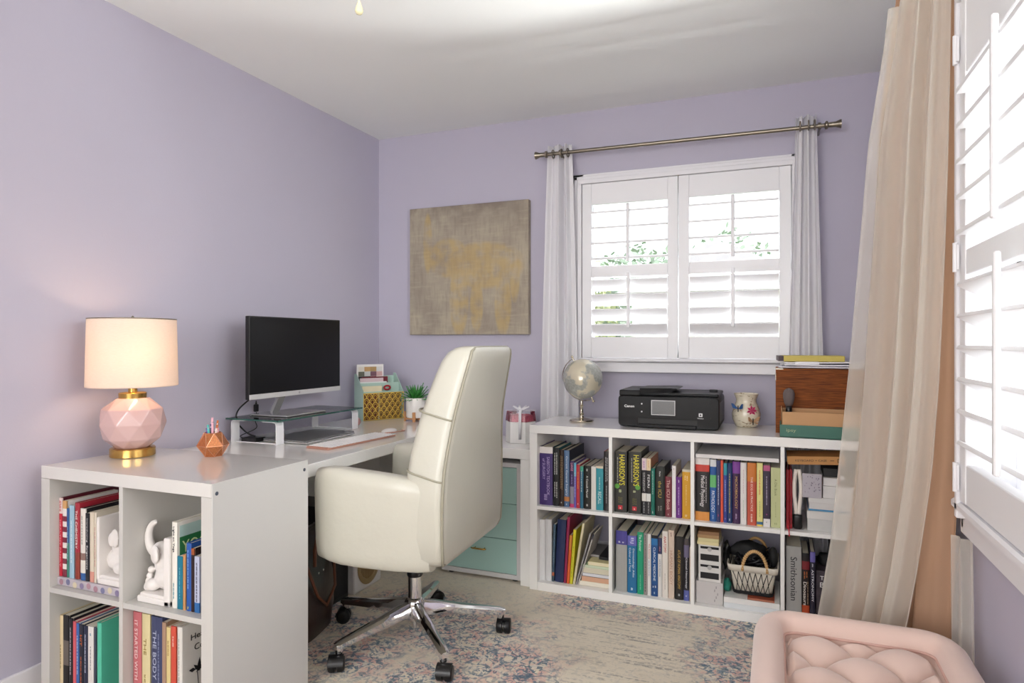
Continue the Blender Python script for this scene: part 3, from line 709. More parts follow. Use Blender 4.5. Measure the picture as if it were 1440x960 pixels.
# laptop
lp = thing('laptop', 'closed grey laptop lying under the glass riser', 'laptop', (-1.905, 2.3, DZ))
ML = Matrix.Translation((-1.905, 2.338, DZ)) @ Matrix.Rotation(math.radians(-.5), 4, 'Z')
m_lap = M('grey_laptop', '#8e8f8f', .35, .75)
MB().box(-.115, .115, -.165, .165, .002, .010, .003, 2, ML).build('base', m_alu, lp)
MB().box(-.115, .113, -.165, .165, .0105, .016, .002, 2, ML).build('lid', m_lap, lp)
for sx in (-.09, .09):
    for sy in (-.13, .13): MB().box(sx-.008, sx+.008, sy-.008, sy+.008, .0003, .0022, .0005, 1, ML).build('foot', m_blackp, lp)
# keyboard
MK = Matrix.Translation((-1.662, 2.315, DZ)) @ Matrix.Rotation(math.radians(-5), 4, 'Z')
m_rg = M('rose_gold_trim', '#d3a28f', .3, .7)
kb = thing('keyboard', 'slim white keyboard with rose gold edge in front of the laptop', 'keyboard', MK.translation)
MB().box(-.059, .059, -.215, .215, .0005, .010, .003, 2, MK).build('body', m_rg, kb)
b = MB(); rn = random.Random(4)
for i in range(5):
    y = -.208; x = -.052+i*.0245
    while y < .20:
        ww = .0185 if not (i == 4 and -.06 < y < .05) else .0185*5
        b.box(x-.0005, x+.0205-.0015, y+.001, min(.208, y+ww-.002), .0100, .0128, .0012, 1, MK); y += ww+.0005
kk = b.build('keys', M('white_keys', '#f2f1f1', .4), kb); kk['kind'] = 'stuff'
# mouse
b = MB(); b.sphere((-1.690, 2.635, DZ+.003), .03, 3, (1.0, 1.75, .5)); 
for v in b.bm.verts:
    if v.co.z < DZ+.0008: v.co.z = DZ+.0008
mo = b.build('mouse', M('white_mouse', '#ece9e7', .25), None, loc=(-1.690, 2.635, DZ), smooth=True); tag(mo, 'white wireless mouse beyond the end of the keyboard', 'mouse')
# folded card / glasses beside the mouse
b = MB(); b.tube([(-1.665, 2.56, DZ+.006), (-1.645, 2.60, DZ+.005), (-1.635, 2.68, DZ+.004), (-1.66, 2.70, DZ+.004)], .003, 8)
o = b.build('phone_cord', m_rg, None, loc=(-1.665, 2.6, DZ), smooth=True); tag(o, 'short rose gold cord lying beside the mouse', 'cord')
# stone trinket by the riser
b = MB(); b.sphere((-1.97, 2.77, DZ+.022), .02, 2, (1.1, 1, 1.1))
for v in b.bm.verts: v.co += Vector((noise.noise(v.co*40), noise.noise(v.co*40+Vector((9, 0, 0))), noise.noise(v.co*40+Vector((0, 9, 0)))))*.005; v.co.z = max(v.co.z, DZ+.0005)
o = b.build('rose_stone', M('rose_quartz', '#b98a86', .15, coat=.4, noise_s=30, noise_a=.2), None, loc=(-1.97, 2.77, DZ)); tag(o, 'small pink stone on the desk behind the riser leg', 'ornament')
# cables
def cable(name, label, pts, rad, m, sub=6):
    pts = [Vector(p) for p in pts]; out = []
    for i in range(len(pts)-1):
        p0 = pts[max(0, i-1)]; p1 = pts[i]; p2 = pts[i+1]; p3 = pts[min(len(pts)-1, i+2)]
        for k in range(sub):
            t = k/sub; out.append(.5*((2*p1)+(-p0+p2)*t+(2*p0-5*p1+4*p2-p3)*t*t+(-p0+3*p1-3*p2+p3)*t**3))
    out.append(pts[-1]); o = MB().tube(out, rad, 8).build(name, m, None, loc=tuple(pts[0]), smooth=True); tag(o, label, 'cable'); return o
cable('video_cable', 'thick black cable dropping from the monitor behind the glass riser', [(-2.03, 2.22, .99), (-2.10, 2.20, .92), (-2.172, 2.19, .86), (-2.178, 2.185, .81), (-2.12, 2.18, .765), (-2.07, 2.18, .75)], .0035, m_blackp)
cable('power_cable', 'thin black cable looping under the left end of the riser', [(-2.186, 2.31, .836), (-2.184, 2.30, .80), (-2.15, 2.27, .77), (-2.17, 2.20, .745), (-2.15, 2.20, .736), (-2.10, 2.19, .736), (-2.065, 2.185, .738)], .002, m_blackp)
p = thing('power_plug', 'small black plug dangling behind the left of the monitor', 'plug', (-2.188, 2.31, .84))
MB().box(-2.196, -2.180, 2.300, 2.320, .838, .872, .004, 2).build('plug_body', m_blackp, p)
MB().lathe([(.005, .872), (.003, .880), (.002, .888)], cx=-2.188, cy=2.31, seg=10).build('strain_relief', m_blackp, p)
o = MB().box(-2.11, -2.03, 2.14, 2.20, DZ+.0005, DZ+.018, .003, 2).build('usb_hub', m_blackp, None, loc=(-2.07, 2.17, DZ)); tag(o, 'small black hub box under the left end of the riser', 'usb hub')

# ---------------------------------------------------------------- desk organiser in the corner
ofr = Vector((-2.04, 2.930, 0)); ofe = Vector((-1.92, 3.138, 0)); od = (ofe-ofr).normalized(); on = Vector((-od.y, od.x, 0))   # on points into the corner
MO = Matrix(((od.x, on.x, 0, ofr.x), (od.y, on.y, 0, ofr.y), (0, 0, 1, DZ), (0, 0, 0, 1)))
Wd = (ofe-ofr).length
org = thing('desk_organiser', 'mint and gold scallop pattern desk organiser in the corner of the desk', 'organiser', (ofr+ofe)/2+Vector((0, 0, DZ)))
m_mintp = M('mint_painted_metal', '#b3cfc4', .45)
for x in (0, Wd-.003):
    MB().prism([MO @ Vector(q) for q in ((x, 0, .001), (x, .115, .001), (x, .115, .25), (x, .09, .25), (x, 0, .155))], MO.to_3x3() @ Vector((.003, 0, 0))).build('side_panel', m_mintp, org)
b = MB(); b.box(.003, Wd-.003, .112, .115, .001, .235, 0, 1, MO); b.box(.003, Wd-.003, .003, .112, .001, .004, 0, 1, MO); b.box(.003, Wd-.003, .050, .053, .004, .20, 0, 1, MO)
b.box(.003, Wd-.003, .0, .003, .148, .156, 0, 1, MO); b.build('tray', m_mintp, org)
b = MB(); cw = Wd/7; ch = .0235
for rI in range(6):
    for cI in range(-1, 8):
        cx = (cI+.5+(rI % 2)*.5)*cw; cz = .004+rI*ch
        pts = []
        for k in range(13):
            q = PI*k/12; X = cx+cw*.5*math.cos(q); Z = cz+ch*1.0*math.sin(q)
            if .0 <= X <= Wd: pts.append(MO @ Vector((X, -.0018, Z)))
        if len(pts) > 3: b.tube(pts, .0023, 5)
        pts = [MO @ Vector((cx+cw*.28*math.cos(PI*k/8), -.0018, cz+ch*.62*math.sin(PI*k/8))) for k in range(9)]
        if cx-cw*.28 > 0 and cx+cw*.28 < Wd: b.tube(pts, .0013, 5)
for q in (((0, .004), (Wd, .004)), ((0, .148), (Wd, .148)), ((.001, .004), (.001, .148)), ((Wd-.001, .004), (Wd-.001, .148))):
    b.tube([MO @ Vector((q[0][0], -.0018, q[0][1])), MO @ Vector((q[1][0], -.0018, q[1][1]))], .002, 5)
b.build('scallop_front', m_gold, org)
# what it holds
def obox(nm, lab, cat, x0, x1, y0, y1, z0, z1, m, grp=None, extra=None):
    b = MB(); b.mat(m).box(x0, x1, y0, y1, z0, z1, .0008, 1, MO)
    if extra: extra(b)
    o = b.build(nm, None, None, loc=tuple(MO @ Vector(((x0+x1)/2, y0, z0)))); tag(o, lab, cat, grp); return o
def sw(b):
    cols = ['#e8e3d8', '#c9a36f', '#b89a68', '#dfe0dc', '#6b6f60', '#cfd3d0', '#7d5a66', '#d9b3b0', '#3a3a3a', '#4b4f44', '#a36a72', '#efe9e0']
    for i in range(12):
        b.mat(P(cols[i])); c0 = .016+(i % 4)*.036; r0 = .262-(i//4)*.026; b.box(c0, c0+.035, .0965, .0985, r0, r0+.025, 0, 1, MO)
obox('swatch_card', 'white card printed with colour swatches standing at the back of the organiser', 'card', .008, .168, .0985, .1055, .156, .300, P('#f1efec'), None, sw)
obox('envelope', 'burgundy envelope behind the booklets in the organiser', 'envelope', .03, .185, .080, .088, .03, .232, P('#7a2f38'))
obox('booklet', 'pale pink booklet with printed edge in the organiser', 'booklet', .012, .150, .064, .072, .03, .226, P('#d9c4c8'))
obox('booklet', 'white booklet leaning in the front of the organiser', 'booklet', .006, .165, .054, .062, .008, .206, P('#e8ebe8'))
obox('note_pad', 'dark edged cream note pad behind the mint rim of the organiser', 'note pad', .008, .125, .030, .044, .004, .184, P('#e9dfbd'))
obox('kraft_card', 'brown kraft card behind the gold scallops in the organiser', 'card', .012, .095, .018, .022, .004, .142, P('#7d4a35'))
obox('kraft_card', 'tan card at the right behind the gold scallops in the organiser', 'card', (.105), Wd-.01, .016, .022, .004, .145, P('#8f7048'))
b = MB(); b.tube([MO @ Vector((.158+.018*math.cos(i*PI/8), .035, .172+.011*math.sin(i*PI/8))) for i in range(16)], .005, 8, closed=True)
o = b.build('tape_roll', M('red_tape', '#a3232e', .3), None, loc=tuple(MO @ Vector((.158, .035, .16))), smooth=True); tag(o, 'small roll of red tape in the right of the organiser', 'tape')

# ---------------------------------------------------------------- potted succulent
px_, py_ = -1.79, 3.052
pt = thing('potted_plant', 'spiky green succulent in a white pot on a wooden stand', 'plant', (px_, py_, DZ))
m_wood = M('light_wood', '#b98350', .5, noise_s=18, noise_a=.15, scale=(1, 1, 6))
b = MB()
for k in range(2):
    q = k*PI/2+.35; R3 = Matrix.Translation((px_, py_, DZ)) @ Matrix.Rotation(q, 4, 'Z'); b.box(-.056, .056, -.006, .006, .008+k*.0001, .020, .0, 1, R3)
    for s in (-1, 1): b.box(s*.058-.005, s*.058+.005, -.008, .008, .0005, .052, .001, 1, R3)
b.build('stand', m_wood, pt)
MB().lathe([(.02, .0205), (.048, .0205), (.0515, .026), (.0525, .124), (.0515, .126), (.0495, .124), (.049, .112), (.001, .112)], px_, py_, DZ, 40).build('pot', M('white_ceramic', '#efece7', .3), pt, smooth=True, angle=40)
b = MB(); rn = random.Random(3)
for k in range(60):
    q = k*2.399; el = 1.35-.0195*k+rn.uniform(-.08, .08); Lf = .085+rn.uniform(-.015, .02)-.0003*k
    d3 = Vector((math.cos(q)*math.cos(el), math.sin(q)*math.cos(el), math.sin(el))); side = d3.cross(Vector((0, 0, 1))).normalized(); up = side.cross(d3)
    o3 = Vector((px_, py_, DZ+.112))+Vector((math.cos(q), math.sin(q), 0))*rn.uniform(.003, .02)
    rings = []
    for t, wd in ((0, .0045), (.25, .0075), (.55, .0065), (.85, .003), (1, .0004)):
        c0 = o3+d3*Lf*t-Vector((0, 0, 1))*(.02*t*t*math.cos(el)); rings.append([c0+side*wd, c0+up*.0022, c0-side*wd, c0-up*.0022])
    b.loft(rings)
b.build('leaves', M('succulent_green', '#3f8a3f', .4, noise_s=30, noise_a=.35), pt)
b = MB()
for k in range(40):
    q = rn.uniform(0, 6.3); rr = rn.uniform(0, .042); b.sphere((px_+rr*math.cos(q), py_+rr*math.sin(q), DZ+.113+rn.uniform(0, .006)), rn.uniform(.004, .009), 1)
b.build('moss', M('moss', '#7b8a3c', .9, noise_s=50, noise_a=.3), pt)

# ---------------------------------------------------------------- gift box on the return
gx, gy, gzz = -1.195, 3.075, .651
gb = thing('gift_box', 'white gift box with clear lid, pink inside and white ribbon', 'gift box', (gx, gy, gzz))
n = 6
def hexa(r0, z, c=(gx, gy)): return [Vector((c[0]+r0*math.cos(2*PI*i/n+.15), c[1]+r0*math.sin(2*PI*i/n+.15), gzz+z)) for i in range(n)]
MB().loft([hexa(.078, 0), hexa(.076, .105)]).build('box', M('pearl_card', '#ecebe8', .35), gb)
MB().loft([hexa(.068, .106), hexa(.062, .135), hexa(.03, .138)]).build('pink_filling', M('pink_tissue', '#cf5d72', .6, noise_s=70, noise_a=.5), gb)
m_clear = pane_mat(); m_clear.name = 'clear_acetate'
cl = MB().loft([hexa(.079, .1055), hexa(.072, .155)], cap=True).build('clear_lid', m_clear, gb)
b = MB()
for q in (.4, 1.9):
    v = Vector((math.cos(q), math.sin(q), 0)); c0 = Vector((gx, gy, gzz)); pr = [(-.078, .02), (-.080, .1), (-.074, .156), (0, .157), (.074, .156), (.080, .1), (.078, .02)]; sd = Vector((-v.y, v.x, 0))
    rings = []
    for (a, z) in pr: p3 = c0+v*a*1.02+Vector((0, 0, z+.001)); rings.append([p3+sd*.007, p3-sd*.007, p3-sd*.007+Vector((0, 0, .0008)), p3+sd*.007+Vector((0, 0, .0008))])
    b.loft(rings)
for s in (-1, 1):
    for q in (.2, 1.2): b.tube([Vector((gx, gy, gzz+.16))+Vector((s*.04*math.sin(t*PI)*math.cos(q*s)+s*.01*t, s*.035*math.sin(t*PI)*math.sin(q*s), .018*math.sin(t*PI*1.0))) for t in (0, .2, .4, .6, .8, 1)], .0035, 6)
b.build('ribbon', M('white_ribbon', '#f1f0f4', .3), gb, smooth=True)

# ---------------------------------------------------------------- canvas on the far wall
def art_mat():
    m = bpy.data.materials.new('taupe_gold_canvas'); m.use_nodes = True; nt = m.node_tree; N = nt.nodes; L = nt.links; bs = N['Principled BSDF']; bs.inputs['Roughness'].default_value = .8
    tc = N.new('ShaderNodeTexCoord')
    def noi(s, sc=(1, 1, 1), det=6, off=0):
        mp = N.new('ShaderNodeMapping'); mp.inputs['Scale'].default_value = sc; mp.inputs['Location'].default_value = (off, 0, off); L.new(tc.outputs['Object'], mp.inputs[0])
        n = N.new('ShaderNodeTexNoise'); n.inputs['Scale'].default_value = s; n.inputs['Detail'].default_value = det; L.new(mp.outputs[0], n.inputs[0]); return n.outputs[0]
    def ramp(src, a, b2, c=0, d=1):
        r = N.new('ShaderNodeMapRange'); r.inputs[1].default_value = a; r.inputs[2].default_value = b2; r.inputs[3].default_value = c; r.inputs[4].default_value = d; L.new(src, r.inputs[0]); return r.outputs[0]
    def math2(op, a, b2):
        k = N.new('ShaderNodeMath'); k.operation = op
        for i, v in enumerate((a, b2)):
            if isinstance(v, (int, float)): k.inputs[i].default_value = v
            else: L.new(v, k.inputs[i])
        return k.outputs[0]
    def mix(f, a, c2):
        x = N.new('ShaderNodeMix'); x.data_type = 'RGBA'; L.new(f, x.inputs[0])
        if isinstance(a, str): x.inputs[6].default_value = srgb(a)
        else: L.new(a, x.inputs[6])
        x.inputs[7].default_value = srgb(c2); return x.outputs[2]
    sx = N.new('ShaderNodeSeparateXYZ'); L.new(tc.outputs['Object'], sx.inputs[0]); X, Z = sx.outputs[0], sx.outputs[2]
    c = mix(ramp(noi(5), .35, .65), '#9c9183', '#b3a996')
    c = mix(math2('MULTIPLY', ramp(noi(60, (1, 1, .15)), .45, .7), .5), c, '#8a7f74')
    c = mix(math2('MULTIPLY', ramp(noi(60, (.15, 1, 1), off=3), .5, .7), .35), c, '#c3b89f')
    c = mix(math2('MULTIPLY', ramp(Z, .22, .36), ramp(noi(9, off=5), .4, .6)), c, '#857a70')
    # soft ellipses making a vague golden animal-like patch
    tot = None
    for (cx, cz, rx, rz) in ((.10, .02, .24, .13), (-.12, .07, .13, .11), (-.25, .16, .03, .17), (-.05, -.17, .06, .20), (.06, -.20, .04, .15), (.22, -.20, .05, .17), (.29, -.05, .03, .14)):
        a = math2('POWER', math2('DIVIDE', math2('SUBTRACT', X, cx), rx), 2.0); q = N.new('ShaderNodeMath'); q.operation = 'MULTIPLY'
        aa = math2('DIVIDE', math2('SUBTRACT', X, cx), rx); bb = math2('DIVIDE', math2('SUBTRACT', Z, cz), rz)
        dd = math2('ADD', math2('MULTIPLY', aa, aa), math2('MULTIPLY', bb, bb)); e = ramp(dd, 1.15, .8)
        tot = e if tot is None else math2('MAXIMUM', tot, e)
    wear = ramp(noi(14, off=9), .36, .58, .15, 1)
    f = math2('MULTIPLY', math2('MULTIPLY', tot, wear), .5)
    c = mix(f, c, '#c4a661')
    L.new(c, bs.inputs['Base Color'])
    bp = N.new('ShaderNodeBump'); bp.inputs['Strength'].default_value = .3; bp.inputs['Distance'].default_value = .002; L.new(noi(300), bp.inputs['Height']); L.new(bp.outputs[0], bs.inputs['Normal'])
    return m
b = MB(); b.mat(art_mat()).box(-1.978, -1.238, YB-.038, YB-.001, 1.196, 1.928, .003, 2)
o = b.build('canvas_picture', None, None, loc=(-1.608, YB-.02, 1.562)); tag(o, 'square taupe canvas picture with a faded golden figure on the far wall', 'picture')

# ---------------------------------------------------------------- globe
KT = .7705
qx, qy = -.872, 3.06
gl = thing('globe', 'silver and cream desk globe on a brass stand', 'globe', (qx, qy, KT))
MB().lathe([(.058, 0), (.060, .003), (.058, .008), (.03, .013), (.012, .018), (.009, .03), (.013, .036), (.008, .042), (.007, .07), (.011, .076), (.007, .082), (.007, .098)], qx, qy, KT, 36).build('stand', m_silver, gl, smooth=True, angle=50)
gc = Vector((qx+.006, qy, KT+.205))
def globe_mat():
    m = bpy.data.materials.new('globe_map'); m.use_nodes = True; nt = m.node_tree; N = nt.nodes; L = nt.links; bs = N['Principled BSDF']
    bs.inputs['Roughness'].default_value = .22; bs.inputs['Coat Weight'].default_value = .6; bs.inputs['Metallic'].default_value = .15
    tc = N.new('ShaderNodeTexCoord'); n = N.new('ShaderNodeTexNoise'); n.inputs['Scale'].default_value = 11; n.inputs['Detail'].default_value = 7; L.new(tc.outputs['Object'], n.inputs[0])
    r = N.new('ShaderNodeMapRange'); r.inputs[1].default_value = .50; r.inputs[2].default_value = .53; L.new(n.outputs[0], r.inputs[0])
    n2 = N.new('ShaderNodeTexNoise'); n2.inputs['Scale'].default_value = 90; n2.inputs['Detail'].default_value = 4; L.new(tc.outputs['Object'], n2.inputs[0])
    a = N.new('ShaderNodeMix'); a.data_type = 'RGBA'; a.inputs[6].default_value = srgb('#c9cac4'); a.inputs[7].default_value = srgb('#8f9488'); L.new(n2.outputs[0], a.inputs[0])
    c = N.new('ShaderNodeMix'); c.data_type = 'RGBA'; L.new(a.outputs[2], c.inputs[6]); c.inputs[7].default_value = srgb('#d9d1b8'); L.new(r.outputs[0], c.inputs[0])
    L.new(c.outputs[2], bs.inputs['Base Color']); return m
MB().sphere(gc, .097, 5).build('ball', globe_mat(), gl, smooth=True)
ax = Vector((-.42, -.1, .9)).normalized(); sd = Vector((.9, -.25, .4)); sd = (sd-ax*sd.dot(ax)).normalized()
b = MB(); pts = [gc+(ax*math.cos(t)-sd*math.sin(t))*.108 for t in [i*PI/32 for i in range(33)]]
nr = ax.cross(sd).normalized(); rings = []
for p3 in pts:
    o3 = (p3-gc).normalized(); rings.append([p3+nr*.005+o3*.0012, p3-nr*.005+o3*.0012, p3-nr*.005-o3*.0012, p3+nr*.005-o3*.0012])
b.loft(rings)
for s in (1, -1):
    p3 = gc+ax*s*.097; b.tube([p3, gc+ax*s*.116], .004, 10); b.sphere(gc+ax*s*.119, .007, 2)
b.build('meridian_arc', m_silver, gl, smooth=True, angle=40)

# ---------------------------------------------------------------- printer
pr = thing('printer', 'black inkjet printer with a small screen on the long shelf', 'printer', (-.44, 3.07, KT))
X0, X1, Y0, Y1 = -.662, -.222, 2.925, 3.215
m_prt = M('printer_dark_plastic', '#141416', .34, spec=.2, noise_s=200, noise_a=.06)
m_prf = M('printer_front_panel', '#17181a', .3, spec=.2)
def rrect(x0, x1, z0, z1, r0, y, n=6):
    out = []
    for (cx, cz, q0) in ((x1-r0, z1-r0, 0), (x0+r0, z1-r0, PI/2), (x0+r0, z0+r0, PI), (x1-r0, z0+r0, 1.5*PI)):
        for i in range(n+1): q = q0+PI/2*i/n; out.append(Vector((cx+r0*math.cos(q), y, cz+r0*math.sin(q))))
    return out
b = MB(); b.loft([rrect(X0+.004, X1-.004, KT+.008, KT+.140, .016, Y0), rrect(X0, X1, KT+.004, KT+.145, .018, Y0+.008), rrect(X0, X1, KT+.004, KT+.145, .018, Y1)]); b.build('body', m_prt, pr, smooth=True, angle=40)
b = MB(); b.loft([rrect(X0+.016, X1-.035, KT+.046, KT+.138, .006, Y0-.003), rrect(X0+.016, X1-.035, KT+.046, KT+.138, .006, Y0+.004)]); b.build('front_panel', m_prf, pr)
MB().box(X0+.09, X1-.09, Y0-.001, Y0+.003, KT+.018, KT+.044, .001).build('paper_slot', M('slot_black', '#060607', .5), pr)
MB().box(X0+.095, X1-.095, Y0-.010, Y0+.02, KT+.004, KT+.020, .003).build('paper_tray', m_prt, pr)
MB().box(X0+.17, X1-.2, Y0-.012, Y0-.009, KT+.012, KT+.018, .001).build('tray_grip', m_prf, pr)
s_ = MB().box(X0+.150, X0+.255, Y0-.0045, Y0-.0025, KT+.060, KT+.126, .001).build('screen_bezel', m_grey, pr)
MB().box(X0+.153, X0+.252, Y0-.0052, Y0-.004, KT+.063, KT+.123).build('screen', M('printer_screen', '#6d6f70', .25, noise_s=200, noise_a=.12), s_)
text('Canon', .045, .011, (X0+.052, Y0-.0032, KT+.096), (1, 0, 0), (0, 0, 1), m_textw, pr, 'logo', bold=.02)
b = MB()
for zz in (.073, .108): b.lathe([(.0035, 0), (.0035, .001)], seg=12, M4=Matrix.Translation((X0+.108, Y0-.003, KT+zz)) @ Matrix.Rotation(PI/2, 4, 'X'))
b.build('button', m_grey, pr)
b = MB(); b.box(X1-.085, X1-.070, Y0-.0038, Y0-.002, KT+.060, KT+.075); b.build('wireless_mark', m_grey, pr); b = MB(); b.box(X1-.081, X1-.074, Y0-.0044, Y0-.0032, KT+.064, KT+.071); b.build('wireless_dot', m_blackp, pr)
text('Wireless', .026, .005, (X1-.078, Y0-.0032, KT+.053), (1, 0, 0), (0, 0, 1), m_grey, pr, 'lettering')
# lid, document feeder cover and its raised flap
MB().box(X0+.004, X1-.004, Y0+.012, Y1-.004, KT+.145, KT+.158, .004, 2).build('scanner_lid', m_prt, pr)
MB().box(X0+.004, X0+.10, Y0+.006, Y1-.01, KT+.140, KT+.168, .006, 3).build('feeder_end', m_prt, pr)
b = MB(); b.prism([(X0+.095, Y0+.005, KT+.148), (X0+.215, Y0+.005, KT+.152), (X0+.235, Y0+.02, KT+.160), (X0+.262, Y0+.03, KT+.176), (X0+.232, Y0+.035, KT+.178), (X0+.095, Y0+.02, KT+.176)], (0, .19, 0)); b.build('document_feeder', m_prt, pr)
b = MB(); b.box(X1-.02, X1+.0005, Y0+.02, Y1-.03, KT+.03, KT+.12, .002); b.build('side_vent', m_blackp, pr)
b = MB(); b.box(X1-.055, X1-.02, Y0+.15, Y0+.17, KT+.158, KT+.168, .002); b.build('paper_guide', m_prt, pr)

# ---------------------------------------------------------------- vase with butterflies
vx, vy = -.122, 3.145
def vase_mat():
    m = bpy.data.materials.new('painted_vase'); m.use_nodes = True; nt = m.node_tree; N = nt.nodes; L = nt.links; bs = N['Principled BSDF']; bs.inputs['Roughness'].default_value = .25; bs.inputs['Coat Weight'].default_value = .4
    tc = N.new('ShaderNodeTexCoord'); n = N.new('ShaderNodeTexNoise'); n.inputs['Scale'].default_value = 30; n.inputs['Detail'].default_value = 5; n.inputs['Distortion'].default_value = 1.5; L.new(tc.outputs['Object'], n.inputs[0])
    r = N.new('ShaderNodeValToRGB'); e = r.color_ramp.elements; e[0].position = .32; e[0].color = srgb('#97805d'); e[1].position = .42; e[1].color = srgb('#e6dcc6')
    L.new(n.outputs[0], r.inputs[0]); L.new(r.outputs[0], bs.inputs['Base Color']); return m
va = thing('vase', 'cream vase decorated with butterflies and a pink flower', 'vase', (vx, vy, KT))
MB().lathe([(.036, 0), (.046, .004), (.060, .035), (.062, .060), (.053, .090), (.044, .112), (.043, .125), (.052, .146), (.054, .150), (.051, .151), (.040, .128), (.035, .08)], vx, vy, KT, 48).build('body', vase_mat(), va, smooth=True, angle=60)
def petal_obj(nm, mats, parent, pts):
    b = MB()
    for m, poly, off in pts:
        b.mat(m); b.prism(poly, off)
    return b.build(nm, None, parent)
vd = Vector((vx, vy, 0)); vd = -vd.normalized(); vs = Vector((-vd.y, vd.x, 0))   # vd towards the room, vs to the viewer's right
if vs.x < 0: vs = -vs
def vpt(a, z, r0=.064): return Vector((vx, vy, KT))+(vd*math.cos(a)+vs*math.sin(a))*r0+Vector((0, 0, z))
m_bw = M('butterfly_blue', '#3a5f95', .3); m_bt = M('butterfly_tan', '#b28b66', .3); m_bd = M('butterfly_dark', '#2c2528', .3); m_fl = M('flower_pink', '#c2366a', .3)
for (ang, zc, sc, m1) in ((-.55, .085, 1.0, m_bw), (.45, .03, .9, m_bt)):
    b = MB()
    for s in (-1, 1):
        for (dz, ln, m) in ((.016, .030, m1), (-.010, .022, m_bt)):
            o3 = vpt(ang, zc, .063); ex = vpt(ang, zc+dz*sc*1.5, .075)+(vs*math.cos(ang)-vd*math.sin(ang))*s*ln*sc; e2 = vpt(ang, zc+dz*.2, .070)+(vs*math.cos(ang)-vd*math.sin(ang))*s*ln*sc*.85
            b.mat(m).prism([o3, o3.lerp(ex, .7)+Vector((0, 0, .006)), ex, e2, o3.lerp(e2, .5)-Vector((0, 0, .003))], vd*.0015)
    b.mat(m_bd).tube([vpt(ang, zc-.014, .066), vpt(ang, zc+.014, .066)], .0022, 8)
    b.build('butterfly', None, va)
b = MB()
for k in range(8):
    q = -.9+k*PI*1.1/4; c0 = vpt(.42, .078, .0575); t3 = (vs*math.cos(.42)-vd*math.sin(.42)); u3 = Vector((0, 0, 1)); d3 = t3*math.cos(q)+u3*math.sin(q); e3 = t3*-math.sin(q)+u3*math.cos(q)
    b.prism([c0, c0+d3*.014+e3*.005, c0+d3*.025, c0+d3*.014-e3*.005], vd*.0035)
b.build('flower', m_fl, va)

# ---------------------------------------------------------------- wooden box with papers
def wood_mat():
    m = bpy.data.materials.new('dark_veneer'); m.use_nodes = True; nt = m.node_tree; N = nt.nodes; L = nt.links; bs = N['Principled BSDF']; bs.inputs['Roughness'].default_value = .6; bs.inputs['Specular IOR Level'].default_value = .25
    tc = N.new('ShaderNodeTexCoord'); mp = N.new('ShaderNodeMapping'); mp.inputs['Scale'].default_value = (1.5, 8, 26); L.new(tc.outputs['Object'], mp.inputs[0])
    n = N.new('ShaderNodeTexNoise'); n.inputs['Scale'].default_value = 9; n.inputs['Detail'].default_value = 8; n.inputs['Distortion'].default_value = .6; L.new(mp.outputs[0], n.inputs[0])
    r = N.new('ShaderNodeValToRGB'); e = r.color_ramp.elements; e[0].position = .3; e[0].color = srgb('#552706'); e[1].position = .7; e[1].color = srgb('#97521b')
    L.new(n.outputs[0], r.inputs[0]); L.new(r.outputs[0], bs.inputs['Base Color']); return m
m_dw = wood_mat()
BX0, BX1, BY0, BY1, BZ1 = .002, .345, 2.985, 3.215, KT+.272
wb = thing('wooden_box', 'dark wooden box stuffed with papers at the right end of the long shelf', 'box', ((BX0+BX1)/2, (BY0+BY1)/2, KT))
MB().box(BX0, BX1, BY0, BY0+.012, KT, BZ1, .001).build('front_panel', m_dw, wb)
b = MB(); b.box(BX0, BX0+.012, BY0+.0125, BY1, KT, BZ1, .001); b.box(BX1-.012, BX1, BY0+.0125, BY1, KT, BZ1, .001); b.box(BX0+.0125, BX1-.0125, BY1-.012, BY1, KT, BZ1, .001); b.box(BX0+.0125, BX1-.0125, BY0+.0125, BY1-.0125, KT, KT+.01)
b.build('box_sides', m_dw, wb)
b = MB(); b.box(BX0-.001, BX0+.001, BY0-.001, BY0+.02, BZ1-.05, BZ1-.02); b.box(BX0-.002, BX0+.03, BY0-.0006, BY0+.02, BZ1-.004, BZ1+.001); b.build('hinge', m_brz, wb)
o = MB().box(BX0+.02, BX1-.02, BY0+.02, BY1-.02, KT+.012, BZ1-.005).build('paper_stack', P('#dedbd6'), None, loc=((BX0+BX1)/2, (BY0+BY1)/2, KT+.012)); tag(o, 'thick block of papers filling the inside of the wooden box', 'papers')
rn = random.Random(12)
for i, (lb, c) in enumerate((('lowest of the loose white sheets spilling over the wooden box', '#e6e3ea'), ('middle one of the loose white sheets on top of the wooden box', '#f0eef2'), ('uppermost of the loose white sheets on top of the wooden box', '#f4f3f5'))):
    q = (-.05, .07, -.02)[i]; MM = Matrix.Translation(((BX0+BX1)/2+.01*i, (BY0+BY1)/2, BZ1+.0015+i*.0095)) @ Matrix.Rotation(q, 4, 'Z')
    fn = lambda u, v: MM @ Vector((-.155+.31*u, -.115+.225*v, .0015*math.sin(u*5+i*2)*math.sin(v*4+i)+.002))
    o = MB().grid(fn, 14, 10).build('paper_sheets', P(c), None, loc=tuple(MM.translation), smooth=True); solid(o, .0055, 1); tag(o, lb, 'papers')
MM = Matrix.Translation(((BX0+BX1)/2-.03, BY0+.10, BZ1+.030)) @ Matrix.Rotation(.06, 4, 'Z')
b = MB(); b.mat(P('#cdbb5b')).box(-.115, .12, -.08, .08, 0, .024, .002, 1, MM); b.mat(P('#46333b')).box(-.135, -.112, -.078, .078, .001, .023, .001, 1, MM)
o = b.build('folder', None, None, loc=tuple(MM.translation)); tag(o, 'yellow folder with a dark spine lying on the papers', 'folder')
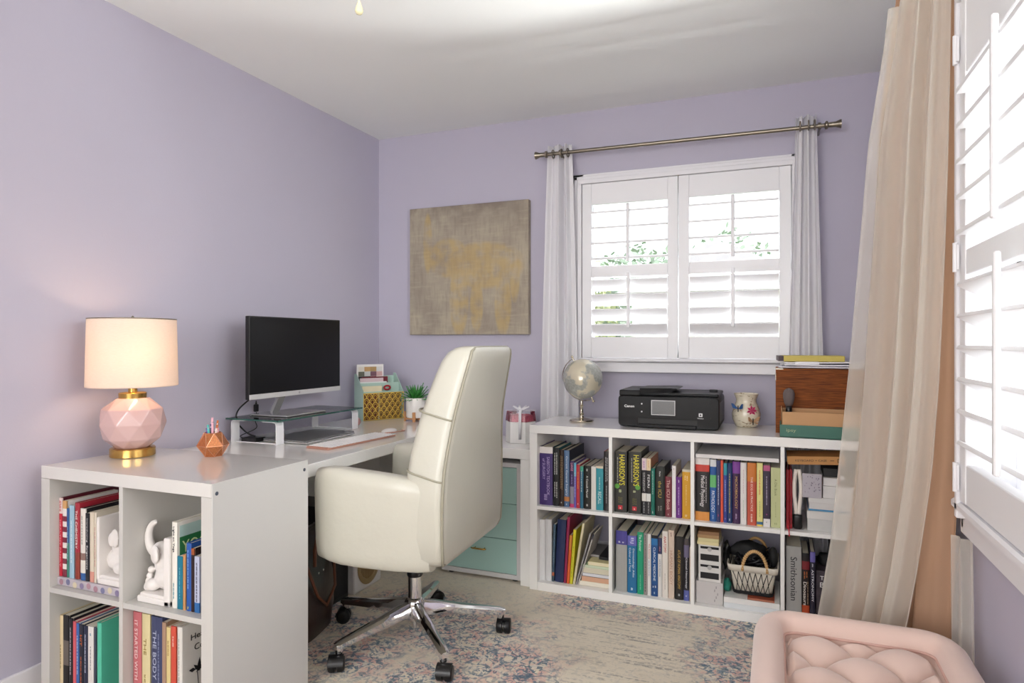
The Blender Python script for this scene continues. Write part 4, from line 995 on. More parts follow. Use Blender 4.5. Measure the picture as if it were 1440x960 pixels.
o = MB().box(-.07, .02, -.095, -.02, -.012, -.0005, .001, 1, MM).build('envelope', P('#f3f2f4'), None, loc=tuple(MM @ Vector((0, -.05, -.012)))); tag(o, 'small white envelope slipped under the yellow folder', 'envelope')

# green and tan box with a brush
TX0, TX1, TY0, TY1 = .018, .345, 2.855, 2.978
tb = thing('storage_box', 'tan cardboard drawer box with a green lower half in front of the wooden box', 'box', ((TX0+TX1)/2, (TY0+TY1)/2, KT))
m_green = P('#3f7263', .5); m_tan = P('#c99b6c', .6)
b = MB(); b.box(TX0, TX1, TY0, TY1, KT, KT+.003); b.box(TX0, TX1, TY0, TY0+.003, KT, KT+.050, .0006); b.box(TX0, TX0+.003, TY0+.003, TY1, KT, KT+.052); b.box(TX1-.003, TX1, TY0+.003, TY1, KT, KT+.05); b.box(TX0, TX1, TY1-.003, TY1, KT, KT+.05); b.build('green_sleeve', m_green, tb)
b = MB(); I = .005
b.box(TX0+I, TX1-I, TY0+I, TY0+I+.003, KT+.004, KT+.102, .0006); b.box(TX0+I, TX0+I+.003, TY0+I, TY1-I, KT+.004, KT+.115); b.box(TX1-I-.003, TX1-I, TY0+I, TY1-I, KT+.004, KT+.11); b.box(TX0+I, TX1-I, TY1-I-.003, TY1-I, KT+.004, KT+.108); b.box(TX0+I, TX1-I, TY0+I, TY1-I, KT+.0035, KT+.006)
b.build('tan_drawer', m_tan, tb)
text('ipsy', .036, .016, (TX0+.042, TY0-.0006, KT+.027), (1, 0, 0), (0, 0, 1), M('pale_green_ink', '#a9b890', .6), tb, 'lettering')
bx_, by_ = .052, 2.91
mb_ = thing('makeup_brush', 'fluffy grey makeup brush standing in the tan box', 'brush', (bx_, by_, KT+.007))
MB().lathe([(.006, .007), (.008, .02), (.007, .07), (.012, .10), (.012, .125)], bx_, by_, KT, 20).build('handle', m_blackp, mb_, smooth=True)
MB().lathe([(.013, .122), (.018, .135), (.022, .155), (.0225, .172), (.018, .186), (.008, .193), (.001, .195)], bx_, by_, KT, 24).build('bristles', M('grey_bristle', '#6d6260', .9, noise_s=160, noise_a=.3, scale=(3, 3, .2)), mb_, smooth=True)

# ---------------------------------------------------------------- books
brn = random.Random(99)
def bars(parent, xc, ys, zt, zb, wd, col, lines=1):
    """rows of tiny word-like strokes for lettering too small to read"""
    b = MB(); sp = wd/lines
    for ln in range(lines):
        z = zt-brn.uniform(0, .004); xx = xc-wd/2+sp*(ln+.5)
        while z > zb+.004:
            w = brn.uniform(.004, .013)
            k = z
            while k > max(z-w, zb):
                b.box(xx-sp*.27, xx+sp*.27*brn.uniform(.4, 1), ys-.0004, ys+.0004, k-.0011, k); k -= .0019
            z -= w+.003
    return b.build('lettering', col, parent)
_lm = {}
def LM(c):
    if c not in _lm: _lm[c] = M('ink_'+c[1:], c, .5)
    return _lm[c]
def book(lab, x0, x1, ztop, z0, ys, bands, depth=None, grp=None, titles=(), pages='#dcd5c4', hard=True, lean=0, cover=None):
    """bands: [(height fraction from the top where the band ends, colour)...]; titles: [(text or None, frac centre from top, frac length, colour, width fraction, lines)]"""
    g = .0006; x0 += g; x1 -= g; th = x1-x0; h = ztop-z0; d = depth or brn.uniform(.16, .225); cx = (x0+x1)/2
    bt = min(.003 if hard else .0012, th*.2); b = MB(); y1 = ys+d
    prev = 0; zt = ztop
    for fr, col in bands:
        za, zb = ztop-h*prev, ztop-h*fr; b.mat(P(col))
        rnd = .0035 if hard and th > .015 else .001
        pts = [(x0, ys+rnd), (x0+th*.2, ys+rnd*.3), (x0+th*.5, ys), (x1-th*.2, ys+rnd*.3), (x1, ys+rnd)]
        poly = [(px, py) for px, py in pts]+[(x1, ys+rnd+.003), (x0, ys+rnd+.003)]
        b.loft([[(px, py, zb) for px, py in poly], [(px, py, za) for px, py in poly]])
        prev = fr
    b.mat(P(cover or max(zip([bands[0][0]]+[bands[i][0]-bands[i-1][0] for i in range(1, len(bands))], [q[1] for q in bands]))[1]))
    b.box(x0, x0+bt, ys+.0066, y1, z0, ztop); b.box(x1-bt, x1, ys+.0066, y1, z0, ztop)
    o = b.build('book', None, None, loc=(cx, ys+d/2, z0)); tag(o, lab, 'book', grp)
    ins = .003 if hard else .0004
    MB().box(x0+bt+.0002, x1-bt-.0002, ys+.0067, y1-ins, z0+ins, ztop-ins).build('pages', M('pages_'+pages[1:], pages, .85, noise_s=150, noise_a=.12, scale=(4, .2, .2)), o)
    for t in titles:
        s, fc, fl, col, wf = t[:5]; ln = t[5] if len(t) > 5 else 1; off = t[6] if len(t) > 6 else 0
        zc = ztop-h*fc; L_ = h*fl
        if s: text(s, L_, th*wf, (cx+off*th, ys-.0005, zc), (0, 0, -1), (1, 0, 0), LM(col), o, bold=.0)
        else: bars(o, cx+off*th, ys-.0002, zc+L_/2, zc-L_/2, th*wf, LM(col), ln)
    if lean: o.rotation_euler = (0, lean, 0)
    return o
def shelf_row(rows, ox, oy, sc, ys, z0, grp):
    """rows: (px0, px1, pytop, label, bands, titles, opts) in a magnified crop with origin ox, oy and scale sc"""
    last = -9
    for rw in rows:
        a, c, t, lab, bands, titles = rw[:6]; op = dict(rw[6]) if len(rw) > 6 else {}
        X0, X1 = XatY(ox+a/sc, ys), XatY(ox+c/sc, ys); X0 = max(X0, last); last = X1
        zt = ZatY(ox+(a+c)/2/sc, oy+t/sc, ys)
        book(lab, X0, X1, zt, z0, ys, bands, grp=grp, titles=titles, **op)
U0, L0 = lzm+.0082, RZ+.0382
YS = 2.872
W_, K_ = '#efefec', '#1b1b1e'
G = 'books standing in the long shelf under the window'
shelf_row([
 (65, 207, 140, 'thick purple surgery textbook with a white top band, first in the top left cubby', [(.11, '#e5dfdc'), (1, '#43306f')], [('SABISTON TEXTBOOK', .50, .66, '#b9a7d6', .22, 1, .18), ('of SURGERY', .38, .36, '#b9a7d6', .2, 1, -.16), (None, .86, .1, '#b9a7d6', .5)], {'depth': .22}),
 (207, 279, 150, 'black textbook with a teal edge and white lettering beside the thick purple one', [(1, '#15191c')], [(None, .27, .38, '#d9d9d6', .6, 2), (None, .72, .28, '#d9d9d6', .6, 2)], {'cover': '#0f6d74'}),
 (279, 330, 172, 'dark brown textbook with tan lettering left of the slate blue surgery book', [(1, '#2c1d18')], [(None, .4, .6, '#b89a72', .5, 2), (None, .94, .04, '#e8e4dc', .5)]),
 (330, 388, 178, 'slate blue general surgery book with an orange emblem low on its spine', [(.82, '#5c7799'), (.9, '#c07b45'), (1, '#4c6a90')], [('Current General Surgery', .45, .7, '#dfe7ee', .42), (None, .95, .03, '#dfe7ee', .4)], {'cover': '#141f33', 'depth': .25}),
 (394, 438, 292, 'purple paperback with pink top letters right of the slate blue book', [(.55, '#40305e'), (.92, '#8f8b9a'), (1, '#c13c6e')], [('LANGE', .13, .17, '#e79db4', .6), (None, .4, .22, '#9a8fc4', .5)], {'hard': False}),
 (438, 463, 312, 'thin light blue and violet booklet in the top left cubby of the long shelf', [(.3, '#6fb4cf'), (1, '#6a5fb6')], [(None, .5, .6, '#e4e4f2', .4)], {'hard': False}),
 (463, 502, 332, 'red paperback with orange capitals in the top left cubby of the long shelf', [(1, '#b8303c')], [(None, .35, .4, '#e59a3c', .5), (None, .9, .04, '#efd9d2', .4)], {'hard': False}),
 (502, 540, 350, 'dark teal book with white lettering before the fat black book', [(.12, '#3f9e87'), (1, '#1d5f78')], [(None, .35, .5, '#d5e6e6', .4)], {'hard': False}),
 (540, 624, 345, 'fat black book with one vertical white title, short of the plain white one', [(1, '#1d1e1b')], [(None, .1, .08, '#d8d8d2', .4), ('A Consult Manual', .48, .5, '#e3e3de', .24), (None, .9, .06, '#cfcfc8', .4)]),
 (624, 677, 352, 'plain white paperback between the fat black and the turquoise book', [(1, '#dfddd6')], [], {'hard': False}),
 (677, 755, 348, 'turquoise recall study book with a pale top band', [(.05, '#d9c9b0'), (1, '#2f8f9b')], [('RECALL', .72, .28, '#cfe9e6', .45), (None, .4, .3, '#bfe0de', .3), (None, .94, .03, '#dff0ee', .3)], {'hard': False}),
 (758, 822, 190, 'tall charcoal book with a long white title touching the first divider', [(1, '#2a2628')], [(None, .3, .42, '#c6c4c4', .5, 2), (None, .72, .3, '#a9a7a7', .35)], {'cover': '#c56a72'}),
], 750, 610, 7.68, YS, U0, G)
shelf_row([
 (66, 202, 152, 'first of the two fat black manuals with yellow title and green glow', [(1, '#33332f')], [("HARRISON'S", .30, .50, '#e6dc2c', .46, 1, .14), (None, .3, .42, '#b9b9b0', .14, 1, -.22), (None, .645, .05, '#c7cf9c', .42), (None, .80, .12, '#7b7a33', .35, 3), (None, .92, .035, '#f2e8e8', .2)], {'depth': .2}),
 (218, 356, 156, 'second of the two fat black manuals with yellow title and green glow', [(1, '#33332f')], [("HARRISON'S", .30, .50, '#e6dc2c', .46, 1, .14), (None, .3, .42, '#b9b9b0', .14, 1, -.22), (None, .645, .05, '#c7cf9c', .42), (None, .80, .12, '#7b7a33', .35, 3), (None, .92, .035, '#f2e8e8', .2)], {'depth': .2}),
 (364, 414, 224, 'black and white paperback with a lilac top band right of the fat black pair', [(.21, '#e3cfd0'), (.62, '#1c1b1f'), (.76, '#e2ded6'), (1, '#232226')], [(None, .10, .13, '#a75fb0', .5), (None, .42, .35, '#d9d9d9', .5, 2), (None, .87, .2, '#b9b9b9', .4)], {'hard': False, 'depth': .2}),
 (414, 462, 228, 'black and white paperback with a cream and orange top band beside the dark green one', [(.21, '#e9d3ae'), (.62, '#1c1b1f'), (.76, '#dcdcd8'), (1, '#232226')], [(None, .10, .13, '#d99a54', .4), ('FERRI', .40, .23, '#eeeeee', .5), (None, .87, .2, '#b9b9b9', .4)], {'hard': False, 'depth': .2, 'cover': '#d58f6a'}),
 (462, 505, 335, 'slim dark green book beside the gold titled black book', [(1, '#1e7263')], [(None, .3, .5, '#bcd8cf', .4), (None, .93, .04, '#e8f0ee', .4)]),
 (509, 612, 312, 'black hardback with a small gold title and grey page block', [(1, '#20231f')], [('Marino', .15, .1, '#e8e8e4', .16), ('the ICU', .46, .33, '#bfa53f', .34), (None, .84, .1, '#9a9a92', .5, 2)], {'pages': '#a9a9a4'}),
 (616, 688, 425, 'maroon intensive care book shorter than its neighbours', [(1, '#7a3640')], [('The ICU Book', .45, .75, '#d9b3a9', .5), (None, .93, .04, '#e6cfc9', .3)]),
 (690, 733, 305, 'narrow white book between the maroon and the purple one', [(1, '#e9e6e6')], [(None, .06, .05, '#7a4a5a', .3)], {'hard': False}),
 (733, 796, 428, 'purple book with white dots and lettering beside the ochre one', [(1, '#6b2f86')], [(None, .10, .1, '#eeeeee', .3), (None, .46, .45, '#c9a9dc', .4), (None, .84, .16, '#e0cdea', .3)]),
 (800, 890, 345, 'ochre yellow book at the right end of the second top cubby', [(.05, '#c9c3b0'), (1, '#d0991b')], [(None, .17, .11, '#f2deb0', .5, 2), (None, .52, .42, '#e9cd84', .22), (None, .93, .06, '#f0dcaa', .5)], {'hard': False}),
], 855, 615, 7.68, YS, U0, G)
# green glow patches on the pair of manuals are drawn as small inlaid marks
shelf_row([
 (57, 204, 140, 'thick black physiology textbook with a red band and an orange foot', [(.105, '#e8e2de'), (.215, '#cf4336'), (.86, '#222022'), (1, '#dc9548')], [('Medical Physiology', .53, .5, '#f0ecec', .36, 1, .0), (None, .5, .42, '#c9c4c4', .14, 1, .28)], {'depth': .22}),
 (208, 276, 155, 'blue pathology textbook with a green label and a white top', [(.115, '#dcdcdf'), (.25, '#25569b'), (.45, '#69b873'), (1, '#2a5c9e')], [('PATHOLOGY', .68, .35, '#e9eff5', .5), (None, .93, .08, '#a9c2e0', .4)]),
 (276, 319, 165, 'navy book with a purple tint and white capitals before the thin orange red one', [(1, '#2b3263')], [(None, .48, .5, '#dddff0', .42), (None, .9, .06, '#c24a7a', .4)], {'hard': False}),
 (319, 348, 162, 'thin bright orange red book in the third top cubby', [(1, '#e2563c')], [], {'hard': False}),
 (350, 388, 193, 'blue book with a turquoise top and pale lettering beside the thin orange red one', [(.2, '#2f93a4'), (1, '#33418f')], [(None, .55, .55, '#c7c9ee', .4), (None, .93, .05, '#c99adf', .4)], {'hard': False}),
 (388, 441, 192, 'navy book with yellow lettering beside the dark purple one', [(1, '#243b6c')], [(None, .5, .66, '#d6c157', .4), (None, .94, .04, '#d6dce6', .4)]),
 (443, 523, 178, 'dark purple book with a violet top band and gold title', [(.19, '#7a3d94'), (1, '#3d1d49')], [('MICROBIOLOGY', .50, .52, '#d6a85c', .32), (None, .88, .1, '#b9a0c4', .4)]),
 (524, 591, 188, 'white book with faint red and green lettering in the third top cubby', [(1, '#e6e2df')], [(None, .3, .4, '#c9a0a8', .2), (None, .75, .3, '#a9c7a9', .2)]),
 (595, 692, 190, 'orange and red mottled textbook right of the white one', [(.3, '#cf7a33'), (1, '#c2553f')], [('THE ECG IN PRACTICE', .5, .55, '#f0ddd2', .22), (None, .88, .14, '#f0ddd2', .4)], {'cover': '#5a3a36'}),
 (695, 759, 192, 'pale yellow book with orange capitals and a blue foot', [(.93, '#e3d98c'), (.975, '#3f6f92'), (1, '#e3c34d')], [(None, .3, .4, '#d2632c', .4), (None, .72, .26, '#8e9a62', .25)], {'hard': False}),
 (763, 836, 216, 'dark plum book with a pink top band and white foot', [(.09, '#b5577e'), (.87, '#2f2238'), (1, '#e4e0e0')], [(None, .42, .5, '#c9bcd2', .3), (None, .8, .02, '#c24a9a', .3), (None, .93, .04, '#8a8a92', .3)], {'hard': False}),
 (841, 944, 240, 'wide pale green book at the right end of the third top cubby', [(1, '#bdc291')], [('A Die Book', .33, .28, '#7b8258', .26), (None, .7, .25, '#9aa072', .15), (None, .93, .04, '#7b8258', .3, 2)], {'hard': False}),
], 970, 625, 7.385, YS, U0, G)
shelf_row([
 (80, 197, 158, 'big grey hardback with a purple top band, first in the second lower cubby', [(.225, '#4a4391'), (1, '#a6a6a2')], [(None, .19, .05, '#d8d6ea', .7, 2)], {'depth': .24, 'cover': '#24243c'}),
 (199, 298, 210, 'blue textbook with a lilac top band and white two line title', [(.17, '#6a68b8'), (1, '#1f6f9f')], [('BJ', .08, .1, '#d9d9f2', .4), ('Dermatology: Atlas', .47, .5, '#e4eef4', .24, 1, .15), ('Colour and Text', .42, .42, '#e4eef4', .2, 1, -.2), (None, .93, .05, '#e4eef4', .4)], {}),
 (303, 368, 172, 'bright green book with white script on the lower shelf', [(1, '#169a72')], [('The Poisoner', .17, .27, '#d9f2e4', .4), (None, .8, .25, '#8fd6ba', .25)], {'hard': False}),
 (370, 406, 180, 'spiral bound grey notebook between the bright green and the white book', [(1, '#9c9592')], [(None, .5, .94, '#3a3436', .6)], {'hard': False}),
 (408, 446, 190, 'white book with red and blue lettering left of the deep blue clinical manual', [(1, '#e4e2df')], [('The Anatomy', .28, .25, '#c2434c', .45), (None, .55, .26, '#4a6fae', .35)], {'hard': False}),
 (447, 517, 205, 'deep blue clinical manual with a black top band', [(.05, '#1c1a20'), (.16, '#1f70ad'), (.8, '#17508d'), (1, '#1b4a86')], [('CLINICAL MEDICINE', .47, .55, '#e2edf5', .34), (None, .84, .04, '#e8eef2', .7, 2), (None, .94, .04, '#cfe0ee', .3)], {'hard': False}),
 (518, 560, 232, 'white narrow book with a navy top band on the lower shelf', [(.27, '#34365c'), (1, '#dddbd8')], [(None, .18, .08, '#d98a93', .4), (None, .5, .3, '#6a7896', .4)], {'hard': False}),
 (562, 623, 160, 'white anatomy book with a red title', [(1, '#e5ded6')], [('ANATOMY', .20, .25, '#c23a35', .45), (None, .75, .25, '#b0a79e', .25)], {'hard': False}),
 (625, 688, 150, 'cream book with faint pink brown title next to the anatomy book', [(1, '#d8c4b4')], [('HUMAN BODY', .55, .5, '#b98e76', .45), (None, .06, .06, '#7a4f42', .4)], {}),
 (692, 785, 218, 'black anatomy atlas with a gold title and a grey oval emblem', [(1, '#1f1c1c')], [('ATLAS OF HUMAN ANATOMY', .52, .62, '#c5a24e', .3), (None, .92, .04, '#b9b9b9', .4)], {}),
 (785, 842, 242, 'charcoal neurology book with a violet foot', [(.1, '#4a4446'), (.3, '#6b6480'), (.83, '#26242a'), (1, '#5d65a8')], [('Clinical Neurology', .55, .5, '#e6e4ea', .36), (None, .93, .05, '#d4d4ea', .5)], {}),
 (845, 864, 330, 'very thin beige booklet squeezed against the divider on the lower shelf', [(1, '#cfc0b2')], [(None, .25, .2, '#b5623a', .5)], {'hard': False}),
], 855, 725, 7.385, YS, L0, G)
# ring and dot inlays on the fat manuals, atlas oval
# ---- lower left cubby : binders, leaning books, notebook stack
shelf_row([
 (62, 126, 118, 'first plain white binder in the lower left cubby of the long shelf', [(1, '#dcdcdd')], [], {'depth': .26}),
 (128, 196, 116, 'second plain white binder, beside the slate blue paperback', [(1, '#d9d9da')], [], {'depth': .26}),
], 750, 715, 7.68, YS, L0, G)
def lean_book(lab, px0, px1, pyt, lean, bands, depth, titles=(), hard=False, ys=YS, pages='#dcd5c4', base=750, oy=715, sc=7.68):
    X0, X1 = XatY(base+px0/sc, ys), XatY(base+px1/sc, ys); zt = ZatY(base+(px0+px1)/2/sc, oy+pyt/sc, ys)
    hh = (zt-L0)/math.cos(lean)
    th = X1-X0
    lift = max(0, math.sin(lean))*th/2+.0004
    o = book(lab, X0, X1, L0+hh, L0, ys, bands, depth=depth, grp=G, titles=titles, hard=hard, lean=lean, pages=pages); o.location.z += lift
    return o
lean_book('slate blue paperback with a small orange mark at its foot, leaning a little', 197, 222, 170, .035, [(.84, '#3d566a'), (.9, '#b8623f'), (1, '#33495a')], .2, [(None, .4, .6, '#9fb2c0', .4)])
lean_book('thick navy hardback leaning a little beside the slate blue paperback', 228, 322, 120, .05, [(1, '#1f2d58')], .21, hard=True)
lean_book('crimson hardback leaning right of the navy one', 326, 354, 88, .060, [(1, '#98254f')], .22, hard=True)
lean_book('orange paperback leaning beside the crimson hardback', 358, 386, 285, .066, [(.3, '#d98a3a'), (1, '#e0642c')], .17)
lean_book('yellow paperback leaning between the orange and the cream one', 389, 420, 225, .075, [(1, '#d8cf2c')], .19, [(None, .6, .6, '#6f7a2c', .4)])
lean_book('tall cream soft cover leaning far over in the lower left cubby', 424, 449, 150, .16, [(1, '#ddd3ae')], .2, [(None, .6, .7, '#b3a77c', .3)])
lean_book('wire bound notebook leaning behind the cream soft cover', 453, 470, 255, .27, [(1, '#a7a3a6')], .17, [(None, .5, .9, '#3f3b3f', .5)])
lean_book('outermost leaning notebook with a dark curled top in the lower left cubby', 474, 488, 262, .30, [(.1, '#2b3040'), (1, '#c9c4c0')], .17, [(None, .5, .9, '#4a464a', .5)])
# flat stack
def flat(nm, lab, cat, x0, x1, y0, y1, z0, z1, col, col2=None, grp=None, rz=0):
    cx, cy = (x0+x1)/2, (y0+y1)/2; MMx = Matrix.Translation((cx, cy, z0)) @ Matrix.Rotation(rz, 4, 'Z')
    b = MB(); w, dd, h = (x1-x0)/2, (y1-y0)/2, z1-z0
    if col2:
        t = min(.0012, h*.2); b.mat(P(col)).box(-w, w, -dd, dd, 0, t, 0, 1, MMx); b.box(-w, w, -dd, dd, h-t, h, 0, 1, MMx); b.box(-w, -w+.002, -dd, dd, t, h-t, 0, 1, MMx)
    else: b.mat(P(col)).box(-w, w, -dd, dd, 0, h, .0008, 1, MMx)
    o = b.build(nm, None, None, loc=(cx, cy, z0)); tag(o, lab, cat, grp)
    if col2: MB().box(-w+.0021, w-.001, -dd+.0008, dd-.001, t+.0001, h-t-.0001, 0, 1, MMx).build('pages', M('pages_'+col2[1:], col2, .85, noise_s=80, noise_a=.15, scale=(.2, .2, 8)), o)
    return o
sx0 = XatY(750+528/7.68, 2.89); sx1 = KX0+.038+.3365-.002
z = L0+.0004
gs = 'flat stack in the lower left cubby'
for lab, cat, h, c1_, c2_, dx in (('wide cream folder at the very bottom of the flat stack in the lower left cubby', 'folder', .020, '#e4dcc3', '#efe9da', -.012), ('peach paper pad second from the bottom of the flat stack', 'note pad', .022, '#d9a98c', None, .0), ('white notebook with a dark cover line in the flat stack', 'notebook', .016, '#34384a', '#e3e3e8', .002), ('thick cream exercise book in the middle of the flat stack', 'notebook', .024, '#e9e3cd', '#d9d3bd', .004), ('mint green edged notebook in the flat stack', 'notebook', .012, '#bcd3ae', '#d2dcc2', .006), ('yellow cream pad under the black wire bound notebook', 'note pad', .016, '#e6dba8', '#efe6c4', .03)):
    flat('stacked_paper', lab, cat, sx0+dx, sx1, 2.88, 3.12, z, z+h, c1_, c2_, gs); z += h+.0004
flat('wire_notebook', 'black wire bound notebook on top of the flat stack', 'notebook', sx0+.07, sx1, 2.92, 3.13, z, z+.014, '#151518', '#2a2a2e', gs)
flat('floral_notebook', 'grey floral patterned pad lying at the left of the black wire bound notebook', 'note pad', sx0+.008, sx0+.069, 2.95, 3.12, z, z+.010, '#8b8988', '#b5b0ae', gs)
flat('note_block', 'cream block of notes behind the black notebook at the top of the stack', 'note pad', sx0+.10, sx1, 3.135, 3.2, L0+.0004, z+.055, '#cfc6a9', None, gs)

# ---- binder lying on the third cubby's books
zb_ = ZatY(970+500/7.385, 625+172/7.385, 2.86)+.0006
bi = flat('binder', 'grey white ring binder lying flat on top of the third cubby books', 'binder', KX0+.038+.3525*2+.003, KX0+.038+.3525*2+.332, 2.862, 3.14, .6640, .6800, '#d4d3d3', '#e9e6e4')
# ---- third lower cubby
C3 = KX0+.038+.3525*2; C4 = KX0+.038+.3525*3
yb = 2.875
def XB(cx): return XatY(970+cx/7.385, yb)
def ZB(cx, cy): return ZatY(970+cx/7.385, 735+cy/7.385, yb)
x0_, x1_ = XB(64), XB(345)
pbox = thing('cardboard_carton', 'white printed carton at the bottom of the small stack in the third lower cubby', 'box', ((x0_+x1_)/2, yb+.09, L0))
zc_ = ZB(200, 612)
MB().box(x0_, x1_, yb, yb+.18, L0+.0004, zc_, .001).build('carton', P('#cdc9c8'), pbox)
b = MB()
for k in range(5): b.box(x1_-.035+.006*(k % 3), x1_-.032+.006*(k % 3), yb-.0005, yb+.001, L0+.012+.014*k, L0+.022+.014*k)
b.build('printed_marks', P('#8e8a8d'), pbox)
m_lab = P('#dddbd8', .4)
xa, xb = XB(90), XB(322)
zprev = zc_+.0004
for k, (lab, zt) in enumerate((('lower of the two white card file drawers with black label windows', ZB(200, 425)), ('upper of the two white card file drawers with black label windows', ZB(200, 235)))):
    fb = thing('card_file', lab, 'file box', ((xa+xb)/2, yb+.08, zprev), 'pair of card file drawers')
    MB().box(xa, xb, yb+.002, yb+.16, zprev, zt, .001).build('case', m_lab, fb)
    h = zt-zprev
    MB().box(xa+.008, xb-.008, yb+.0006, yb+.0025, zprev+h*.16, zprev+h*.50, .0004).build('label_window', m_blackm, fb)
    MB().box(xa+.008, xb-.008, yb+.0006, yb+.0025, zprev+h*.80, zprev+h*.93, .0004).build('finger_slot', m_blackm, fb)
    b = MB(); b.lathe([(.009, 0), (.009, .003)], seg=16, M4=Matrix.Translation(((xa+xb)/2, yb+.0006, zprev+h*.79)) @ Matrix.Rotation(PI/2, 4, 'X')); b.build('snap', m_grey, fb)
    zprev = zt+.0004
MB_z = ZB(190, 92)
rn = random.Random(5)
zz_ = zprev
for k in range(4):
    h = (MB_z-zprev)/4; c = ('#e4d7a4', '#d9cf9c', '#a9865c', '#8f6a48')[k]
    o = flat('tea_bar', ('lowest cream packet on top of the card file drawers', 'second cream packet on top of the card file drawers', 'third, brown packet on top of the card file drawers', 'topmost brown packet on the card file drawers')[k], 'packet', xa-.005+.003*(k % 2), xb-.008, yb+.002, yb+.14, zz_, zz_+h-.0004, c, None, 'packets on the card file drawers', rz=.01*(k-1)); zz_ += h
# papers under the basket
xp0, xp1 = XB(355), C4-.018
zz_ = L0+.0004
for lab, h, c in (('lowest white paper pile under the wire basket', .022, '#dfe3e6'), ('upper white paper pile under the wire basket', .022, '#ecebe9')):
    flat('paper_pile', lab, 'papers', xp0, xp1, 2.862, 3.14, zz_, zz_+h, c, None, 'papers under the basket'); zz_ += h+.0004
flat('red_booklet', 'thin red brown booklet lying under the wire basket', 'booklet', XB(600), xp1-.02, 2.865, 3.05, zz_, zz_+.009, '#9a4a33', '#b5765c')
b = MB(); b.sphere((XB(378), 2.93, zz_+.028), .026, 3, (.7, 1.2, 1.1))
for v in b.bm.verts: v.co += Vector((noise.noise(v.co*50), 0, noise.noise(v.co*50+Vector((5, 5, 5)))))*.006
o = b.build('teal_pouch', M('teal_fabric', '#1f7a6a', .8, noise_s=30, noise_a=.3), None, loc=(XB(378), 2.93, zz_), smooth=True); tag(o, 'small teal pouch tucked between the card files and the wire basket', 'pouch')
# basket
bz0 = zz_+.0096; bz1 = ZB(650, 455)
xl0, xl1 = XB(450), min(XB(890), C4-.045); xt0, xt1 = XB(400), min(XB(935), C4-.028)
yb0, yb1 = 2.895, 3.10
bk = thing('wire_basket', 'black wire basket with cream fabric liner and a wrapped rattan handle', 'basket', ((xl0+xl1)/2, 3.0, bz0))
def brect(t, g=0):
    ax0, ax1 = lerp(xl0, xt0, t)+g, lerp(xl1, xt1, t)-g; ay0, ay1 = lerp(yb0, yb0-.015, t)+g, lerp(yb1, yb1+.01, t)-g; z = lerp(bz0+.004, bz1, t)
    rr = .02; out = []
    for (cx, cy, q0) in ((ax1-rr, ay1-rr, 0), (ax0+rr, ay1-rr, PI/2), (ax0+rr, ay0+rr, PI), (ax1-rr, ay0+rr, 1.5*PI)):
        for i in range(5): q = q0+PI/2*i/4; out.append(Vector((cx+rr*math.cos(q), cy+rr*math.sin(q), z)))
    return out
ln = MB().loft([brect(0, .004), brect(.5, .004), brect(.80, .004)], cap=False); ln.loft([brect(.78, -.004), brect(1.0, -.005)], cap=False); 
ln.poly(brect(0, .004))
lo = ln.build('fabric_liner', M('cream_canvas', '#ddd6c8', .9, noise_s=60, noise_a=.06, bump=.4, bump_s=300), bk, smooth=True, angle=50); solid(lo, .004)
b = MB()
for t in (0, .06): b.tube(brect(t, -.0005), .0035, 6, closed=True)
nW = 7
f0a, f0b = brect(0, -.002), brect(.8, -.003)
def fpt(u, t): return Vector((lerp(lerp(xl0, xt0, t)+.012, lerp(xl1, xt1, t)-.012, u), lerp(yb0, yb0-.015, t)-.002, lerp(bz0+.004, bz1, t)))
def spt(u, t): return Vector((lerp(xl0, xt0, t)-.002, lerp(yb0+.02, yb1-.02, u), lerp(bz0+.004, bz1, t)))
for k in range(nW):
    u0 = k/nW-.03
    for dlt in (1.1/nW, -1.1/nW):
        ua = (k+.5)/nW-dlt/2; ub = (k+.5)/nW+dlt/2
        b.tube([fpt(max(0, min(1, ua)), .02), fpt(max(0, min(1, ub)), .8)], .0014, 6)
for k in range(4):
    for s in (1, -1): b.tube([spt((k+.5-.4*s)/4, .02), spt((k+.5+.4*s)/4, .8)], .0014, 6)
b.build('wire_frame', m_blackm, bk)
m_rat = M('rattan', '#c39a63', .6, noise_s=120, noise_a=.25, scale=(1, 1, 1))
hc = ((XB(545)+XB(805))/2, (XB(805)-XB(545))/2)
pts = [Vector((hc[0]+hc[1]*math.cos(q), yb0-.016, bz1-.022+(ZB(675, 300)-bz1+.022)*math.sin(q))) for q in [PI*i/24 for i in range(25)]]
MB().tube(pts, .0065, 10).build('handle', m_rat, bk, smooth=True)
b = MB()
for i in range(1, 24):
    q = (pts[i]-pts[i-1]).normalized(); c0 = pts[i]; n1 = Vector((0, 1, 0)); n2 = q.cross(n1)
    b.tube([c0+(n1*math.cos(t)+n2*math.sin(t))*.0068 for t in [k*PI/5 for k in range(10)]], .0014, 5, closed=True)
b.build('handle_wrap', M('rattan_wrap', '#d9b98a', .6), bk)
MB().tube([p+Vector((0, .20, 0)) for p in pts], .0065, 10).build('handle', m_rat, bk, smooth=True)
